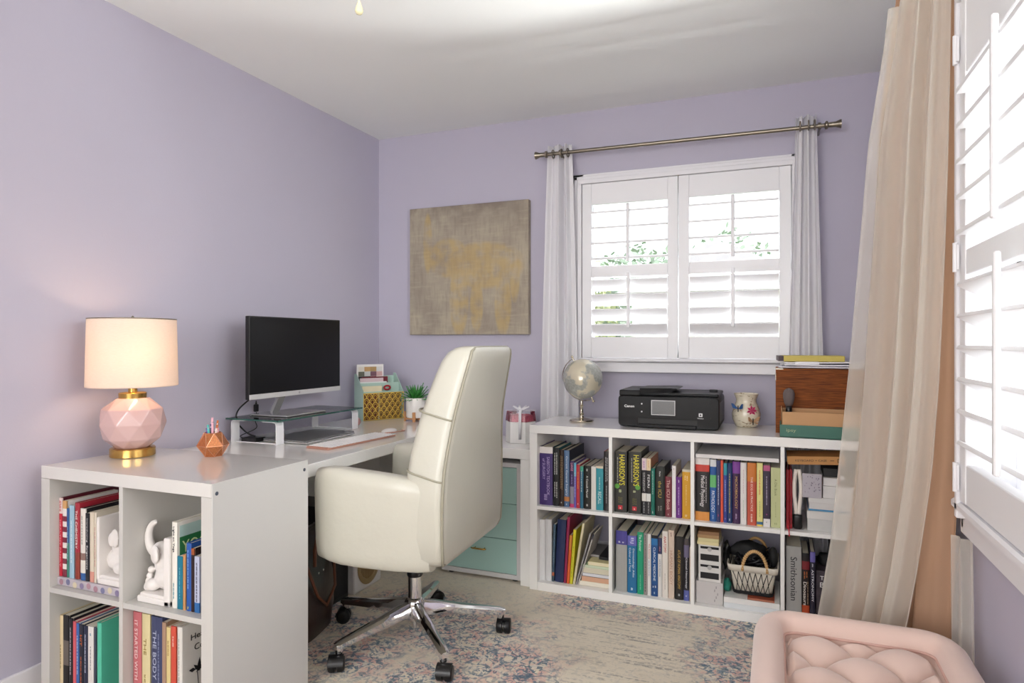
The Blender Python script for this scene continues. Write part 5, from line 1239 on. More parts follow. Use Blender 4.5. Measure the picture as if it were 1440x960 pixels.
# black cables heaped in the basket
rn = random.Random(8); pts = []
for i in range(120): pts.append(Vector((lerp(xt0+.025, xt1-.025, .5+.5*math.sin(i*.9+rn.random())), lerp(2.93, 3.07, .5+.5*math.sin(i*1.3+rn.random())), lerp(bz1-.045, bz1+.052, (.5+.5*math.sin(i*2.1))*(1-abs(math.sin(i*.9))*.5)))))
o = MB().tube(pts, .0052, 6).build('cable_heap', m_blackp, None, loc=(hc[0], 3.0, bz1-.04), smooth=True); tag(o, 'tangle of black cables heaped in the wire basket', 'cable')
b = MB(); b.sphere((XB(865), 2.975, bz1+.018), .026, 3, (.75, 1, 1.7)); o = b.build('black_case', m_blackm, None, loc=(XB(865), 2.975, bz1), smooth=True); tag(o, 'rounded black case sticking up at the right of the wire basket', 'case')
b = MB(); b.sphere((XB(590), 3.0, bz1+.03), .05, 3, (1.5, .9, .75))
for v in b.bm.verts: v.co += v.normal*.0+Vector((noise.noise(v.co*30), noise.noise(v.co*30+Vector((3, 0, 0))), noise.noise(v.co*30+Vector((0, 3, 0)))))*.014
o = b.build('black_pouch', m_blackm, None, loc=(XB(590), 3.0, bz1), smooth=True); tag(o, 'crumpled black fabric pouch bulging from the wire basket', 'pouch')
b = MB(); b.sphere((XB(365), 2.97, bz1+.01), .028, 3, (.5, 1.1, 2.2))
for v in b.bm.verts: v.co += Vector((noise.noise(v.co*60), noise.noise(v.co*60+Vector((3, 0, 0))), noise.noise(v.co*60)))*.009
o = b.build('cord_bundle', m_blackp, None, loc=(XB(365), 2.97, bz1), smooth=True); tag(o, 'bundle of black cord hanging at the left of the wire basket', 'cable')

# ---- fourth top cubby
ya = 2.868
def XD(cx, y=ya): return XatY(1095+cx/7.11, y)
def ZD(cx, cy, y=ya): return ZatY(1095+cx/7.11, 625+cy/7.11, y)
rz_ = U0+.0004
def boxy(nm, lab, cat, x0, x1, y0, y1, z0, z1, m, par=None, bev=.0012):
    o = MB().box(x0, x1, y0, y1, z0, z1, bev, 2).build(nm, m, par, loc=((x0+x1)/2, (y0+y1)/2, z0) if par is None else None)
    if par is None: tag(o, lab, cat)
    return o
# red sleeves
for k, lab in enumerate(('red zip pouch standing against the divider in the fourth top cubby', 'second red zip pouch, beside the white padded headband')):
    xa_, xb_ = XD(78+30*k), XD(78+30*k+27)
    o = boxy('zip_pouch', lab, 'pouch', xa_, xb_, ya+.01*k, ya+.20, rz_, ZD(100, 250), M('red_nylon', '#b3202f', .5, noise_s=30, noise_a=.15), bev=.003)
    b = MB()
    for i in range(46): b.box((xa_+xb_)/2-.0016, (xa_+xb_)/2+.0016, ya+.01*k-.0008, ya+.01*k+.001, rz_+.02+i*.0055, rz_+.0235+i*.0055)
    b.build('zip', m_blackm, o)
    if k == 0: MB().tube([((xa_+xb_)/2+.002, ya-.001, rz_+.035), ((xa_+xb_)/2+.003, ya-.018, rz_+.012), ((xa_+xb_)/2+.004, 2.835, rz_+.001), ((xa_+xb_)/2+.005, 2.834, rz_-.02)], .0022, 6).build('pull_cord', M('red_cord', '#c22a3a', .6), o)
# white padded band
xa_, xb_ = XD(138), XD(243); xm = (xa_+xb_)/2; hw = (xb_-xa_)/2-.007
hb = thing('padded_headset', 'white padded loop with a black base standing between the red pouches and the boxes', 'headset', (xm, ya+.03, rz_))
zt = ZD(190, 255); zm_ = ZD(190, 712)
b = MB()
for s in (-1, 1): b.tube([Vector((xm+s*hw*(.45+.55*math.sin(PI*min(1, t*1.15))), ya+.02, lerp(zt, zm_-.0, t)+.0)) for t in [i/12 for i in range(13)]], [.0075]*13, 12)
b.build('padding', M('white_padding', '#ece4da', .7), hb, smooth=True)
MB().box(xa_+.002, xb_-.002, ya+.006, ya+.035, rz_, zm_+.004, .01, 4).build('base', m_blackp, hb, smooth=True, angle=50)
# stack of boxes at the right
xr = C4+.3365-.002
m_wb = P('#e3e0dd', .5)
def lidded(lab, x0, x1, y0, y1, z0, z1, lidh, c1_, c2_, nm='lidded_box'):
    o = thing(nm, lab, 'box', ((x0+x1)/2, (y0+y1)/2, z0))
    MB().box(x0+.002, x1-.002, y0+.002, y1-.002, z0, z1-lidh, .0008).build('box_body', P(c1_), o); MB().box(x0, x1, y0, y1, z1-lidh+.0002, z1, .001).build('lid', P(c2_), o); return o
zc1 = ZD(450, 680); zc2 = ZD(450, 545)
fl = lidded('pale floral patterned box with a metal label frame at the bottom of the box stack', XD(283, 2.88), xr, 2.88, 3.15, rz_, zc1, ZD(450, 690)-ZD(450, 770), '#c9c9c7', '#d8d6d2')
b = MB(); lx0 = XD(555, 2.88)
for q in ((lx0, lx0+.018, .030, .032), (lx0, lx0+.018, .047, .049), (lx0, lx0+.0015, .03, .049), (lx0+.0165, lx0+.018, .03, .049)): b.box(q[0], q[1], 2.8785, 2.8815, rz_+q[2], rz_+q[3])
b.build('label_frame', m_grey, fl)
flat('blue_tray', 'thin blue edged folder between the floral box and the white one', 'folder', XD(300, 2.88), xr, 2.885, 3.1, zc1+.0004, zc1+.0064, '#4f93bf')
lidded('pale grey white box above the blue edged folder', XD(298, 2.885), xr, 2.885, 3.12, zc1+.0068, zc2, .02, '#d6d3d0', '#dcdad7')
zc3 = ZD(520, 430); zc4 = ZD(520, 350)
boxy('white_box', 'upper plain white box behind the grey card in the fourth top cubby', 'box', XD(442, 2.89), xr, 2.89, 3.1, zc2+.0004, zc3, m_wb)
boxy('white_box', 'small white box topmost in the box stack beside the black package', 'box', XD(445, 2.9), XD(595, 2.9), 2.9, 3.05, zc3+.0004, zc4, m_wb)
gx_ = (XD(238), XD(432))
gc_ = boxy('gift_card_box', 'square lilac grey box with small printed marks standing on the pale box', 'box', gx_[0], gx_[1], 2.872, 2.884, zc2+.0004, ZD(340, 295), P('#b6b0b8'))
b = MB(); rn = random.Random(2)
for k in range(26): q = rn.uniform(gx_[0]+.006, gx_[1]-.008); zq = rn.uniform(zc2+.02, ZD(340, 310)); b.box(q, q+rn.uniform(.0015, .006), 2.8712, 2.873, zq, zq+rn.uniform(.001, .006))
b.build('printed_marks', P('#857c8a'), gc_)
bp_ = boxy('black_package', 'black package with red edge and white sticker at the right of the fourth top cubby', 'box', XD(600, 2.9), XD(750, 2.9), 2.9, 3.08, zc3+.0004, min(ZD(660, 205), .725), P('#1b191b'))
MB().box(XD(600, 2.9)-.0, XD(606, 2.9), 2.8985, 2.901, zc3+.003, ZD(660, 210)-.002).build('red_edge', P('#c2243a'), bp_)
MB().box(XD(612, 2.9), XD(655, 2.9), 2.8985, 2.901, ZD(640, 372), ZD(640, 328)).build('sticker', P('#e2e2e2'), bp_)
boxy('black_box', 'flat black box under the kraft keyboard box', 'box', XD(445, 2.92), XD(592, 2.92), 2.92, 3.08, zc4+.0004, ZD(520, 262), P('#171618'))
zt_ = ZD(350, 215)
kbx = thing('kraft_box', 'long kraft keyboard box lying slanted at the top of the fourth cubby', 'box', (XD(375), ya+.03, zt_))
MQ = Matrix.Translation(((XD(80)+XD(672))/2, ya, (ZD(80, 215)+ZD(672, 190))/2+.017)) @ Matrix.Rotation(-.055, 4, 'Y')
lk = (XD(672)-XD(80))/2-.002
MB().box(-lk, lk, 0, .16, -.0165, .0165, .0012, 2, MQ).build('carton', P('#c08a4e', .6), kbx)
text('KEYBOARD + CASE', .115, .008, MQ @ Vector((-.018, -.0006, 0)), MQ.to_3x3() @ Vector((1, 0, 0)), MQ.to_3x3() @ Vector((0, 0, 1)), m_textk, kbx)
b = MB()
for q in ((.052, .066, -.001, .001), (.078, .080, -.006, .007), (.091, .093, -.006, .007), (.078, .093, .006, .0075), (.078, .093, -.0075, -.006)): b.box(q[0], q[1], -.0008, .0005, q[2], q[3], 0, 1, MQ)
b.build('printed_icon', m_textk, kbx)
# ---- fourth lower cubby
def XE(cx, y=YS): return XatY(1095+cx/7.68, y)
def ZE(cx, cy, y=YS): return ZatY(1095+cx/7.68, 745+cy/7.68, y)
book('thick grey encyclopedia with a large black serif title in the fourth lower cubby', XE(80), XE(248), ZE(160, 178), L0, YS, [(1, '#a9a8a4')], depth=.2, grp=G, titles=[('Smithsonian', .46, .62, '#26262a', .42)])
book('black dinosaur book with an orange flame coloured foot', XE(250), XE(335), ZE(290, 255), L0, YS, [(.12, '#191516'), (.25, '#7a1f26'), (.8, '#1d1614'), (1, '#b5471f')], depth=.2, grp=G, titles=[('Dinosaurs', .62, .36, '#eee6dc', .42, 1, -.1), (None, .6, .36, '#c9a98a', .2, 1, .28), (None, .33, .12, '#d0702c', .6, 2)])
book('dark astronomy book with white capitals and a violet top', XE(337), XE(397), ZE(365, 240), L0, YS, [(.15, '#6a62a8'), (1, '#231f33')], depth=.2, grp=G, titles=[('ASTRONOMY', .5, .48, '#e9e9f0', .42), (None, .2, .08, '#d9d9e6', .4)])
# dark carved sign / ornament
ox0, ox1 = XE(405), XE(560)
og = thing('puzzle_box', 'dark patterned board game box with pale block lettering right of the astronomy book', 'box', ((ox0+ox1)/2, 2.95, L0))
def gmat():
    return M('dark_mottled_print', '#4a4048', .5, noise_s=40, noise_a=.85)
MB().box(ox0, ox1, 2.90, 3.1, L0, ZE(480, 470), .002).build('carton', gmat(), og)
text('THE', .045, .016, (ox0+.038, 2.8993, ZE(480, 545)), (1, 0, 0), (0, 0, 1), m_textw, og)
text('BIG', .045, .02, (ox0+.038, 2.8993, ZE(480, 620)), (1, 0, 0), (0, 0, 1), m_textw, og)
b = MB(); b.sphere((ox0+.05, 2.99, ZE(480, 470)+.024), .03, 3, (1.5, 1, .8))
for v in b.bm.verts: v.co += Vector((noise.noise(v.co*40), noise.noise(v.co*40+Vector((3, 0, 0))), noise.noise(v.co*44)))*.012
o = b.build('dark_hat', m_blackm, None, loc=(ox0+.05, 2.99, ZE(480, 470)), smooth=True); tag(o, 'crumpled black cloth lying on the dark patterned box', 'cloth')
flat('storage_bin', 'dark brown box standing at the far right of the fourth lower cubby', 'box', ox1+.01, xr, 2.95, 3.15, L0+.0004, .30, '#4b3a3a')

# ---- marks on the fat manuals
for o in [q for q in list(C.objects) if q.get('label') and 'fat black manuals' in q['label']]:
    xs = [v.co.x+o.location.x for v in o.data.vertices]; zs = [v.co.z+o.location.z for v in o.data.vertices]; x0, x1, z0, z1 = min(xs), max(xs), min(zs), max(zs); w = x1-x0; h = z1-z0
    MB().box(x0+w*.32, x0+w*.66, YS-.0004, YS+.002, z0+h*.05, z0+h*.115).build('red_emblem', P('#c9303a'), o)
    e = MB(); e.lathe([(w*.2, 0), (w*.2, .0004)], seg=14, M4=Matrix.Translation((x0+w*(.24 if 'first' in o['label'] else .76), YS-.0003, z0+h*.43)) @ Matrix.Rotation(PI/2, 4, 'X')); e.build('green_glow_print', P('#5aa03a'), o)
# ---------------------------------------------------------------- small shelf contents (left)
YL = 1.362
GL_ = 'books standing in the small shelf by the left wall'
def XF(cx, y=YL): return XatY(50+cx/5.76, y)
def ZF(cx, cy, oy=660, y=YL): return ZatY(50+cx/5.76, oy+cy/5.76, y)
LU0 = lzm+.0082
# photo album lying flat below
za_ = ZF(300, 868)
al = thing('photo_album', 'flower printed album lying flat under the books in the upper left cubby', 'album', ((XF(120)+XF(655))/2, 1.46, LU0))
MB().box(LX0+.0385, LX0+.0385+.302, YL-.006, 1.60, LU0+.0004, LU0+.026, .003, 2).build('cover', M('album_floral', '#bdb6bd', .5, noise_s=14, noise_a=.45), al)
b = MB(); rn = random.Random(6)
for k in range(9):
    cx = LX0+.06+k*.031; b.mat(P(('#a8808c', '#7f7fa0', '#d9cdb0', '#8a7fa0', '#b08a94')[k % 5])); b.lathe([(.009, 0), (.0095, .0006)], seg=10, M4=Matrix.Translation((cx, YL-.006, LU0+.013+.003*math.sin(k*2))) @ Matrix.Rotation(PI/2, 4, 'X'))
b.build('printed_flowers', None, al)
zb2 = LU0+.0268
def row2(rows, z0, oy, grp=GL_, ys=YL):
    last = -9
    for rw in rows:
        a, c, t, lab, bands, titles = rw[:6]; op = dict(rw[6]) if len(rw) > 6 else {}
        X0, X1 = XF(a, ys), XF(c, ys); X0 = max(X0, last, LX0+.0385 if a < 600 else -9); last = X1
        book(lab, X0, X1, ZF((a+c)/2, t, oy, ys), z0, ys, bands, grp=grp, titles=titles, **op)
row2([
 (158, 214, 228, 'red cookbook with a white and red top, leftmost in the upper left cubby', [(.20, '#e3cfcd'), (1, '#bf2138')], [('HEALTHY FAMILY', .58, .6, '#e89aa4', .4), (None, .1, .14, '#b8232f', .7, 3)], {'depth': .25, 'cover': '#5a1624'}),
 (216, 249, 255, 'white and dark red striped book beside the red cookbook', [(.1, '#d3a26b'), (.2, '#e8e0dc'), (.27, '#7e2a3e'), (.34, '#e8e0dc'), (.41, '#7e2a3e'), (.48, '#e8e0dc'), (.55, '#7e2a3e'), (.62, '#e8e0dc'), (.69, '#7e2a3e'), (.76, '#e8e0dc'), (.83, '#7e2a3e'), (.9, '#e8e0dc'), (1, '#7e2a3e')], [], {'hard': False}),
 (250, 270, 315, 'narrow blue and green book in the upper left cubby', [(.5, '#2a5a94'), (1, '#3a7f6f')], [(None, .5, .5, '#a9c7d9', .4)], {'hard': False}),
 (271, 309, 292, 'pale sky blue book in the upper left cubby', [(1, '#9cc0d2')], [(None, .5, .6, '#e9f2f5', .3)], {'hard': False}),
 (311, 350, 270, 'dark red book with a bold white title in the upper left cubby', [(.65, '#a12636'), (1, '#8a3a2c')], [('THE CHEMISTRY', .35, .5, '#f0e4e0', .45)], {'depth': .2}),
 (354, 399, 318, 'cream book with a blue foot and small grey picture in the upper left cubby', [(.62, '#e3ded6'), (.72, '#8a6f66'), (.9, '#e0dad0'), (1, '#2f5a94')], [(None, .3, .4, '#8a8a82', .35)], {'cover': '#16171d', 'depth': .24}),
 (401, 434, 355, 'black book with white lettering before the cream one', [(1, '#1b1b20')], [('Introducing', .25, .35, '#b9b9b9', .4), ('Epigenetics', .65, .35, '#cfcfcf', .4)], {'hard': False}),
 (437, 470, 345, 'cream paperback with a pink foot beside the white bookend', [(.85, '#ddd2bd'), (1, '#d99a8a')], [], {'hard': False}),
 (472, 491, 348, 'thin pale book squeezed against the white bookend plate', [(1, '#d6cdbb')], [(None, .5, .6, '#c96a72', .3)], {'hard': False}),
], zb2, 660)
m_plas = M('white_plaster', '#eae6e2', .6, noise_s=12, noise_a=.03)
def elephant(cx, cy, z0, s, facing, par):
    """sitting elephant with raised trunk, facing = +1/-1 along X; one continuous surface"""
    Q = []
    def e(x, y, z, r, sc=(1, 1, 1)): Q.append((x, y, z, r, sc))
    e(0, 0, .045, .042, (1.0, .95, 1.0)); e(.012, 0, .085, .036, (.9, .9, 1.2)); e(.03, 0, .125, .030, (1, .9, 1))
    for sy in (-1, 1):
        e(.035, sy*.026, .022, .020, (1.3, 1, 1)); e(.058, sy*.026, .012, .013, (1.2, 1, 1)); e(.052, sy*.018, .065, .012); e(.060, sy*.018, .045, .011); e(.065, sy*.018, .028, .011); e(.068, sy*.018, .012, .013)
        e(.018, sy*.034, .122, .026, (.75, .25, 1.25)); e(.008, sy*.04, .118, .018, (.7, .3, 1.3))
    for k in range(16):
        t = k/15; q = -1.2+t*3.4; x = .055+.028*math.cos(q-.6)*1.0+.004; z = .150+.034*math.sin(q-.6)+t*.028
        e(x, 0, z, lerp(.018, .009, t))
    b = MB()
    for x, y, z, r, sc in Q: b.sphere((cx+facing*x*s, cy+y*s, z0+z*s), r*s, 2, sc)
    o = b.build('elephant_figure', m_plas, par, smooth=True); md = o.modifiers.new('r', 'REMESH'); md.mode = 'VOXEL'; md.voxel_size = .0025; md.use_smooth_shade = True
    sm = o.modifiers.new('s', 'SMOOTH'); sm.iterations = 4; sm.factor = .5
    return o
def bookend(lab, xp0, xp1, xb0, xb1, y0, y1, z0, z1, facing, ex):
    o = thing('bookend', lab, 'bookend', ((xb0+xb1)/2, (y0+y1)/2, z0), 'pair of white elephant bookends')
    MB().box(xp0, xp1, y0, y1, z0, z1, .004, 3).build('plate', m_plas, o)
    b = MB(); b.box(xb0, xb1, y0, y1, z0, z0+.018, .004, 3); b.box(xb0+.005, xb1-.005, y0+.005, y1-.005, z0+.016, z0+.026, .004, 3); b.build('base', m_plas, o)
    elephant(ex, (y0+y1)/2, z0+.024, .92, facing, o)
    return o
dvx = (LX0+LX1)/2
bookend('left white elephant bookend half hidden beside the divider of the small shelf', XF(495), XF(515), XF(495), dvx-.012, YL-.002, YL+.105, zb2, ZF(505, 385), 1, XF(560))
rx0 = dvx+.0095
xpl = XF(1046)
bookend('right white elephant bookend with curled raised trunk beside the yoga books', xpl, XF(1092), XF(832), XF(1092), YL-.005, YL+.10, LU0+.0004, ZF(1068, 555), -1, xpl-.042)
row2([
 (1097, 1140, 428, 'tall white yoga book with a green title band on its cover', [(1, '#ece9e0')], [('Light on Yoga', .2, .3, '#2c2c30', .4), (None, .8, .2, '#3f8a9a', .4)], {'depth': .235, 'hard': True}),
 (1145, 1190, 705, 'teal blue book right of the tall yoga book', [(1, '#12768f')], [(None, .5, .6, '#7fc3cf', .3)], {'hard': False}),
 (1191, 1212, 690, 'narrow tan book between the two blue ones', [(1, '#c9935f')], [], {'hard': False}),
 (1214, 1256, 598, 'royal blue book in the upper right cubby of the small shelf', [(1, '#2456a6')], [(None, .4, .6, '#9fbfe6', .3), (None, .95, .04, '#d9d24a', .4)], {'hard': True, 'depth': .2}),
 (1257, 1283, 640, 'dark brown book with an orange emblem in the upper right cubby', [(.1, '#a0552c'), (1, '#2a1616')], [], {'hard': False}),
 (1284, 1326, 705, 'pale lilac book with navy lettering and a blue foot', [(.82, '#bdc3da'), (1, '#2f6aa8')], [(None, .45, .7, '#2a3050', .45)], {'hard': False}),
], LU0+.0004, 660)
# cover of the yoga book (its right side)
X_ = XF(1140)-.0006
yb_ = [o for o in bpy.data.objects if o.name.startswith('book') and o.get('label', '').startswith('tall white yoga')][0]
zt = ZF(1118, 428)
b = MB(); b.box(X_-.0006, X_+.0003, YL+.012, YL+.23, zt-.105, zt-.045); b.build('cover_band', P('#2f7d4a'), yb_)
b = MB(); b.box(X_-.0006, X_+.0003, YL+.012, YL+.23, zt-.045, zt-.012); b.build('cover_sky_band', P('#bcd9d2'), yb_)
text('YOGA', .115, .034, (X_+.0006, YL+.078, zt-.075), (0, 1, 0), (0, 0, 1), LM('#d9e6b0'), yb_)
ML0 = L0
row2([
 (165, 218, 372, 'cream spined book leftmost in the lower left cubby of the small shelf', [(1, '#dccaa4')], [(None, .5, .3, '#9a875c', .4)], {'depth': .26}),
 (221, 266, 376, 'black and grey picture book beside the cream spined one', [(.3, '#1c1b1d'), (.6, '#6a625c'), (1, '#1c1b1d')], [], {'hard': False}),
 (268, 298, 400, 'narrow black book with white capitals in the lower left cubby of the small shelf', [(1, '#1a1a22')], [(None, .4, .6, '#cfcfd4', .4)], {'hard': False, 'depth': .24}),
 (300, 325, 425, 'coral red book in the lower left cubby of the small shelf', [(1, '#d8606a')], [], {'hard': False}),
 (327, 350, 440, 'blue paperback with white lettering right of the coral red one', [(1, '#3f6bb0')], [(None, .4, .5, '#e0e6f0', .4)], {'hard': False}),
 (352, 384, 450, 'navy book with orange capitals in the lower left cubby of the small shelf', [(1, '#1f2434')], [('HIT', .2, .14, '#d9703a', .5), (None, .6, .4, '#d9703a', .4)], {'hard': False}),
 (386, 419, 462, 'dark navy book with pale script beside the white one', [(1, '#232a44')], [(None, .35, .5, '#c9cfe0', .4)], {'hard': False}),
 (422, 468, 466, 'white book with small blue mark in the lower left cubby of the small shelf', [(1, '#e3e0dc')], [(None, .1, .04, '#4a8fae', .4), (None, .4, .3, '#8a8a90', .3)], {'hard': False}),
 (470, 488, 472, 'thin charcoal book beside the turquoise one', [(1, '#3a3f52')], [], {'hard': False}),
 (490, 526, 436, 'turquoise hardback showing its plain cover at the right of the lower left cubby', [(1, '#58c2a4')], [], {'depth': .22}),
], ML0, 800)
row2([
 (782, 850, 348, 'rose red hardback leftmost in the lower right cubby of the small shelf', [(1, '#c26a70')], [('IT STARTED WITH', .35, .55, '#ecd2d0', .35)], {'depth': .2}),
 (853, 920, 365, 'butter cream hardback beside the rose red one', [(1, '#dccf9f')], [('THE', .3, .15, '#a08a50', .3), (None, .7, .3, '#a08a50', .3)], {}),
 (928, 1020, 388, 'thick navy hardback with pale capitals in the lower right cubby', [(1, '#3c4468')], [('THE BODY', .35, .45, '#b9c0d4', .3, 1, -.1), (None, .5, .7, '#8f98b8', .2, 1, .25)], {}),
 (1022, 1055, 432, 'tan brown narrow book right of the thick navy hardback', [(1, '#a98a72')], [], {'hard': False}),
 (1057, 1091, 472, 'straw coloured paperback in the lower right cubby of the small shelf', [(1, '#dcc78c')], [(None, .2, .15, '#8a6a3a', .4)], {'hard': False}),
 (1093, 1136, 465, 'orange red paperback beside the book with the black flower cover', [(1, '#cf4f3c')], [(None, .15, .12, '#f0d9cf', .4)], {'hard': False}),
 (1140, 1182, 470, 'off white paperback with a black flower drawn on its cover', [(1, '#dedbd4')], [(None, .4, .6, '#a9a59e', .3)], {'depth': .16}),
], ML0, 800)
wbk = [o for o in bpy.data.objects if o.get('label', '').startswith('off white paperback with a black')][0]
X_ = XF(1182)-.0006+.0006; zt = ZF(1160, 470, 800)
text('Healing', .085, .022, (X_, YL+.075, zt-.045), (0, 1, 0), (0, 0, 1), m_textk, wbk); text('Code', .06, .018, (X_, YL+.075, zt-.075), (0, 1, 0), (0, 0, 1), m_textk, wbk)
b = MB()
for (y, z, q, L_) in ((.05, -.15, .6, .035), (.06, -.15, 1.5, .04), (.065, -.15, 2.3, .035), (.05, -.14, 2.9, .025), (.09, -.2, 1.1, .04), (.1, -.2, 2.0, .035)):
    o3 = Vector((X_, YL+y, zt+z)); d3 = Vector((0, math.cos(q), math.sin(q))); s3 = Vector((0, -math.sin(q), math.cos(q)))
    b.prism([o3, o3+d3*L_*.5+s3*.006, o3+d3*L_, o3+d3*L_*.5-s3*.006], (.0005, 0, 0))
b.tube([(X_, YL+.055, zt-.15), (X_, YL+.06, zt-.2), (X_, YL+.04, zt-.27)], .0012, 5); b.build('flower_drawing', m_textk, wbk)

# ---------------------------------------------------------------- under the desk
# leather bag
gxb, gyb = -1.735, 2.07
m_brown = M('dark_brown_leather', '#2b1610', .32, coat=.2, noise_s=12, noise_a=.3, bump=.3, bump_s=40)
m_tanl = M('tan_leather', '#6a3a22', .4, noise_s=12, noise_a=.2)
bg = thing('handbag', 'dark brown leather tote bag slouching under the desk', 'bag', (gxb, gyb, RZ), None, 0)
MBg = Matrix.Translation((gxb, gyb, RZ)) @ Matrix.Rotation(math.radians(12), 4, 'Z')
b = MB(); rings = []
for z, hx_, hy_ in ((.0, .07, .13), (.01, .085, .15), (.08, .095, .165), (.18, .09, .165), (.28, .07, .16), (.36, .045, .155), (.40, .02, .15)):
    ring = []
    for i in range(36):
        q = 2*PI*i/36; c, s = math.cos(q), math.sin(q); x = math.copysign(abs(c)**.6, c)*hx_; y = math.copysign(abs(s)**.6, s)*hy_
        w = .008*math.sin(5*q+z*20)*(z > .02); ring.append(MBg @ Vector((x+w, y+w*.5, z)))
    rings.append(ring)
b.loft(rings); b.build('body', m_brown, bg, smooth=True, angle=60)
for s in (-1, 1):
    pts = [MBg @ Vector((.06+.045*s*0+.0*s+(.045 if s > 0 else -.12), y, z)) for y, z in ((-.09, .30), (-.09, .36), (-.06, .43), (0, .46), (.06, .43), (.09, .36), (.09, .30))]
    MB().tube(pts, .007, 8).build('handle', m_tanl, bg, smooth=True)
pts = [MBg @ Vector((x, y, z)) for x, y, z in ((.078, -.10, .30), (.107, -.07, .18), (.110, 0, .12), (.107, .08, .17), (.08, .12, .32))]
MB().tube(pts, .006, 8).build('shoulder_strap', m_tanl, bg, smooth=True)
for y in (-.02, .02): MB().lathe([(.005, 0), (.005, .003), (.001, .004)], seg=12, M4=MBg @ Matrix.Translation((.084, y, .25)) @ Matrix.Rotation(PI/2, 4, 'Y')).build('stud', m_chrome, bg)
# black computer tower and white purifier with round grille
tw = thing('computer_tower', 'black computer case under the desk beside the white purifier', 'computer', (-1.92, 2.38, RZ))
MB().box(-2.05, -1.79, 2.30, 2.455, RZ, .44, .004, 2).build('case', m_blackp, tw)
MB().box(-1.792, -1.786, 2.31, 2.445, RZ+.02, .43, .002).build('front_panel', m_blackm, tw)
aw = thing('air_purifier', 'white box shaped air purifier with a round gold grille under the desk', 'air purifier', (-1.86, 2.575, RZ))
MB().box(-1.96, -1.765, 2.465, 2.685, RZ, .36, .012, 3).build('housing', M('white_appliance', '#eceae8', .3), aw)
Mg = Matrix.Translation((-1.765, 2.575, .115)) @ Matrix.Rotation(PI/2, 4, 'Y')
b = MB(); b.lathe([(.062, -.002), (.085, -.001), (.088, .004), (.080, .007), (.066, .006), (.062, .002)], seg=48, M4=Mg); b.build('grille_ring', M('champagne_gold', '#b7a077', .3, .6), aw, smooth=True, angle=40)
b = MB(); b.lathe([(.062, 0), (.062, .0012)], seg=40, M4=Mg); b.build('grille_back', m_blackm, aw)
b = MB()
for k in range(-7, 8):
    hgt = math.sqrt(max(0, .062**2-(k*.008)**2)); b.box(-1.7635, -1.7605, 2.575+k*.008-.0016, 2.575+k*.008+.0016, .115-hgt, .115+hgt)
b.build('grille_slats', M('champagne_gold', '#b7a077'), aw)

# ---------------------------------------------------------------- pink tufted ottoman in the foreground
m_pink = M('blush_velvet', '#dcc1b5', .75, sheen=.4, noise_s=6, noise_a=.03, bump=.1, bump_s=150)
ox_, oy_, OW, OD, OZ = .178, 1.57, .226, .245, .478
ot = thing('tufted_ottoman', 'blush pink button tufted ottoman with a raised padded border in the right foreground', 'ottoman', (ox_, oy_, RZ))
def oring(hw, hd, rad, z, n=10):
    out = []
    for (sx, sy, q0) in ((1, 1, 0), (-1, 1, PI/2), (-1, -1, PI), (1, -1, 1.5*PI)):
        for i in range(n+1):
            q = q0+PI/2*i/n; out.append(Vector((ox_+sx*(hw-rad)+rad*math.cos(q), oy_+sy*(hd-rad)+rad*math.sin(q), z)))
    return out
b = MB(); b.loft([oring(OW-g, OD-g, .095-g*.5, z) for g, z in ((.012, .10), (.004, .115), (0, .14), (0, .38), (.0, .41), (.01, .42))])
b.build('body', m_pink, ot, smooth=True, angle=50)
b = MB(); rings = []          # padded border: a rolled profile swept round the plan outline
prof_ = [(0, .405), (-.002, .425), (.001, .447), (.009, .465), (.022, .476), (.036, .479), (.050, .476), (.060, .465), (.066, .447), (.069, .425), (.070, .405)]
b.loft([oring(OW-g, OD-g, max(.02, .095-g), z, 12) for g, z in prof_], cap=False)
b.build('border', m_pink, ot, smooth=True)
MB().tube(oring(OW-.067, OD-.067, .036, .440, 12), .0035, 8, closed=True).build('piping', M('blush_piping', '#cda79b', .7), ot, smooth=True)
def pad(u, v):
    iw, idp = OW-.067, OD-.067
    x = -iw+2*iw*u; y = -idp+2*idp*v
    X, Y = ox_+x, oy_+y
    gu = (X-.18)/.089; gv = (Y-1.690)/.080
    a = abs(math.sin(PI*(gu+gv)/2)); c = abs(math.sin(PI*(gu-gv)/2)); h = (a*c)**.42
    pin = math.hypot((gu-round(gu))*.089, (gv-round(gv))*.08) if (round(gu)+round(gv)) % 2 == 0 else 1
    z = .415+.042*h-.010*math.exp(-(pin/.016)**2)
    e = min(iw-abs(x), idp-abs(y)); z = .395+(z-.395)*min(1, max(0, e/.02))**.5
    # rounded plan corner
    rc = .055; dx = max(0, abs(x)-(iw-rc)); dy = max(0, abs(y)-(idp-rc)); rr2 = math.hypot(dx, dy)
    if rr2 > rc: k = rc/rr2; x = math.copysign(iw-rc+dx*k, x); y = math.copysign(idp-rc+dy*k, y); X, Y = ox_+x, oy_+y
    return Vector((X, Y, z))
MB().grid(pad, 110, 110).build('tufted_pad', m_pink, ot, smooth=True)
b = MB()
for i in range(-3, 4):
    for j in range(-6, 2):
        X, Y = .18+i*.089, 1.690+j*.080
        if (i+j) % 2 == 0 and abs(X-ox_) < OW-.075 and abs(Y-oy_) < OD-.075: b.sphere((X, Y, .4095), .007, 2, (1, 1, .6))
b.build('buttons', m_pink, ot, smooth=True)
for sx in (-1, 1):
    for sy in (-1, 1): MB().lathe([(.010, RZ), (.011, RZ+.01), (.020, .102)], ox_+sx*.17, oy_+sy*.19, 0, 16).build('leg', m_brass, ot, smooth=True, angle=40)

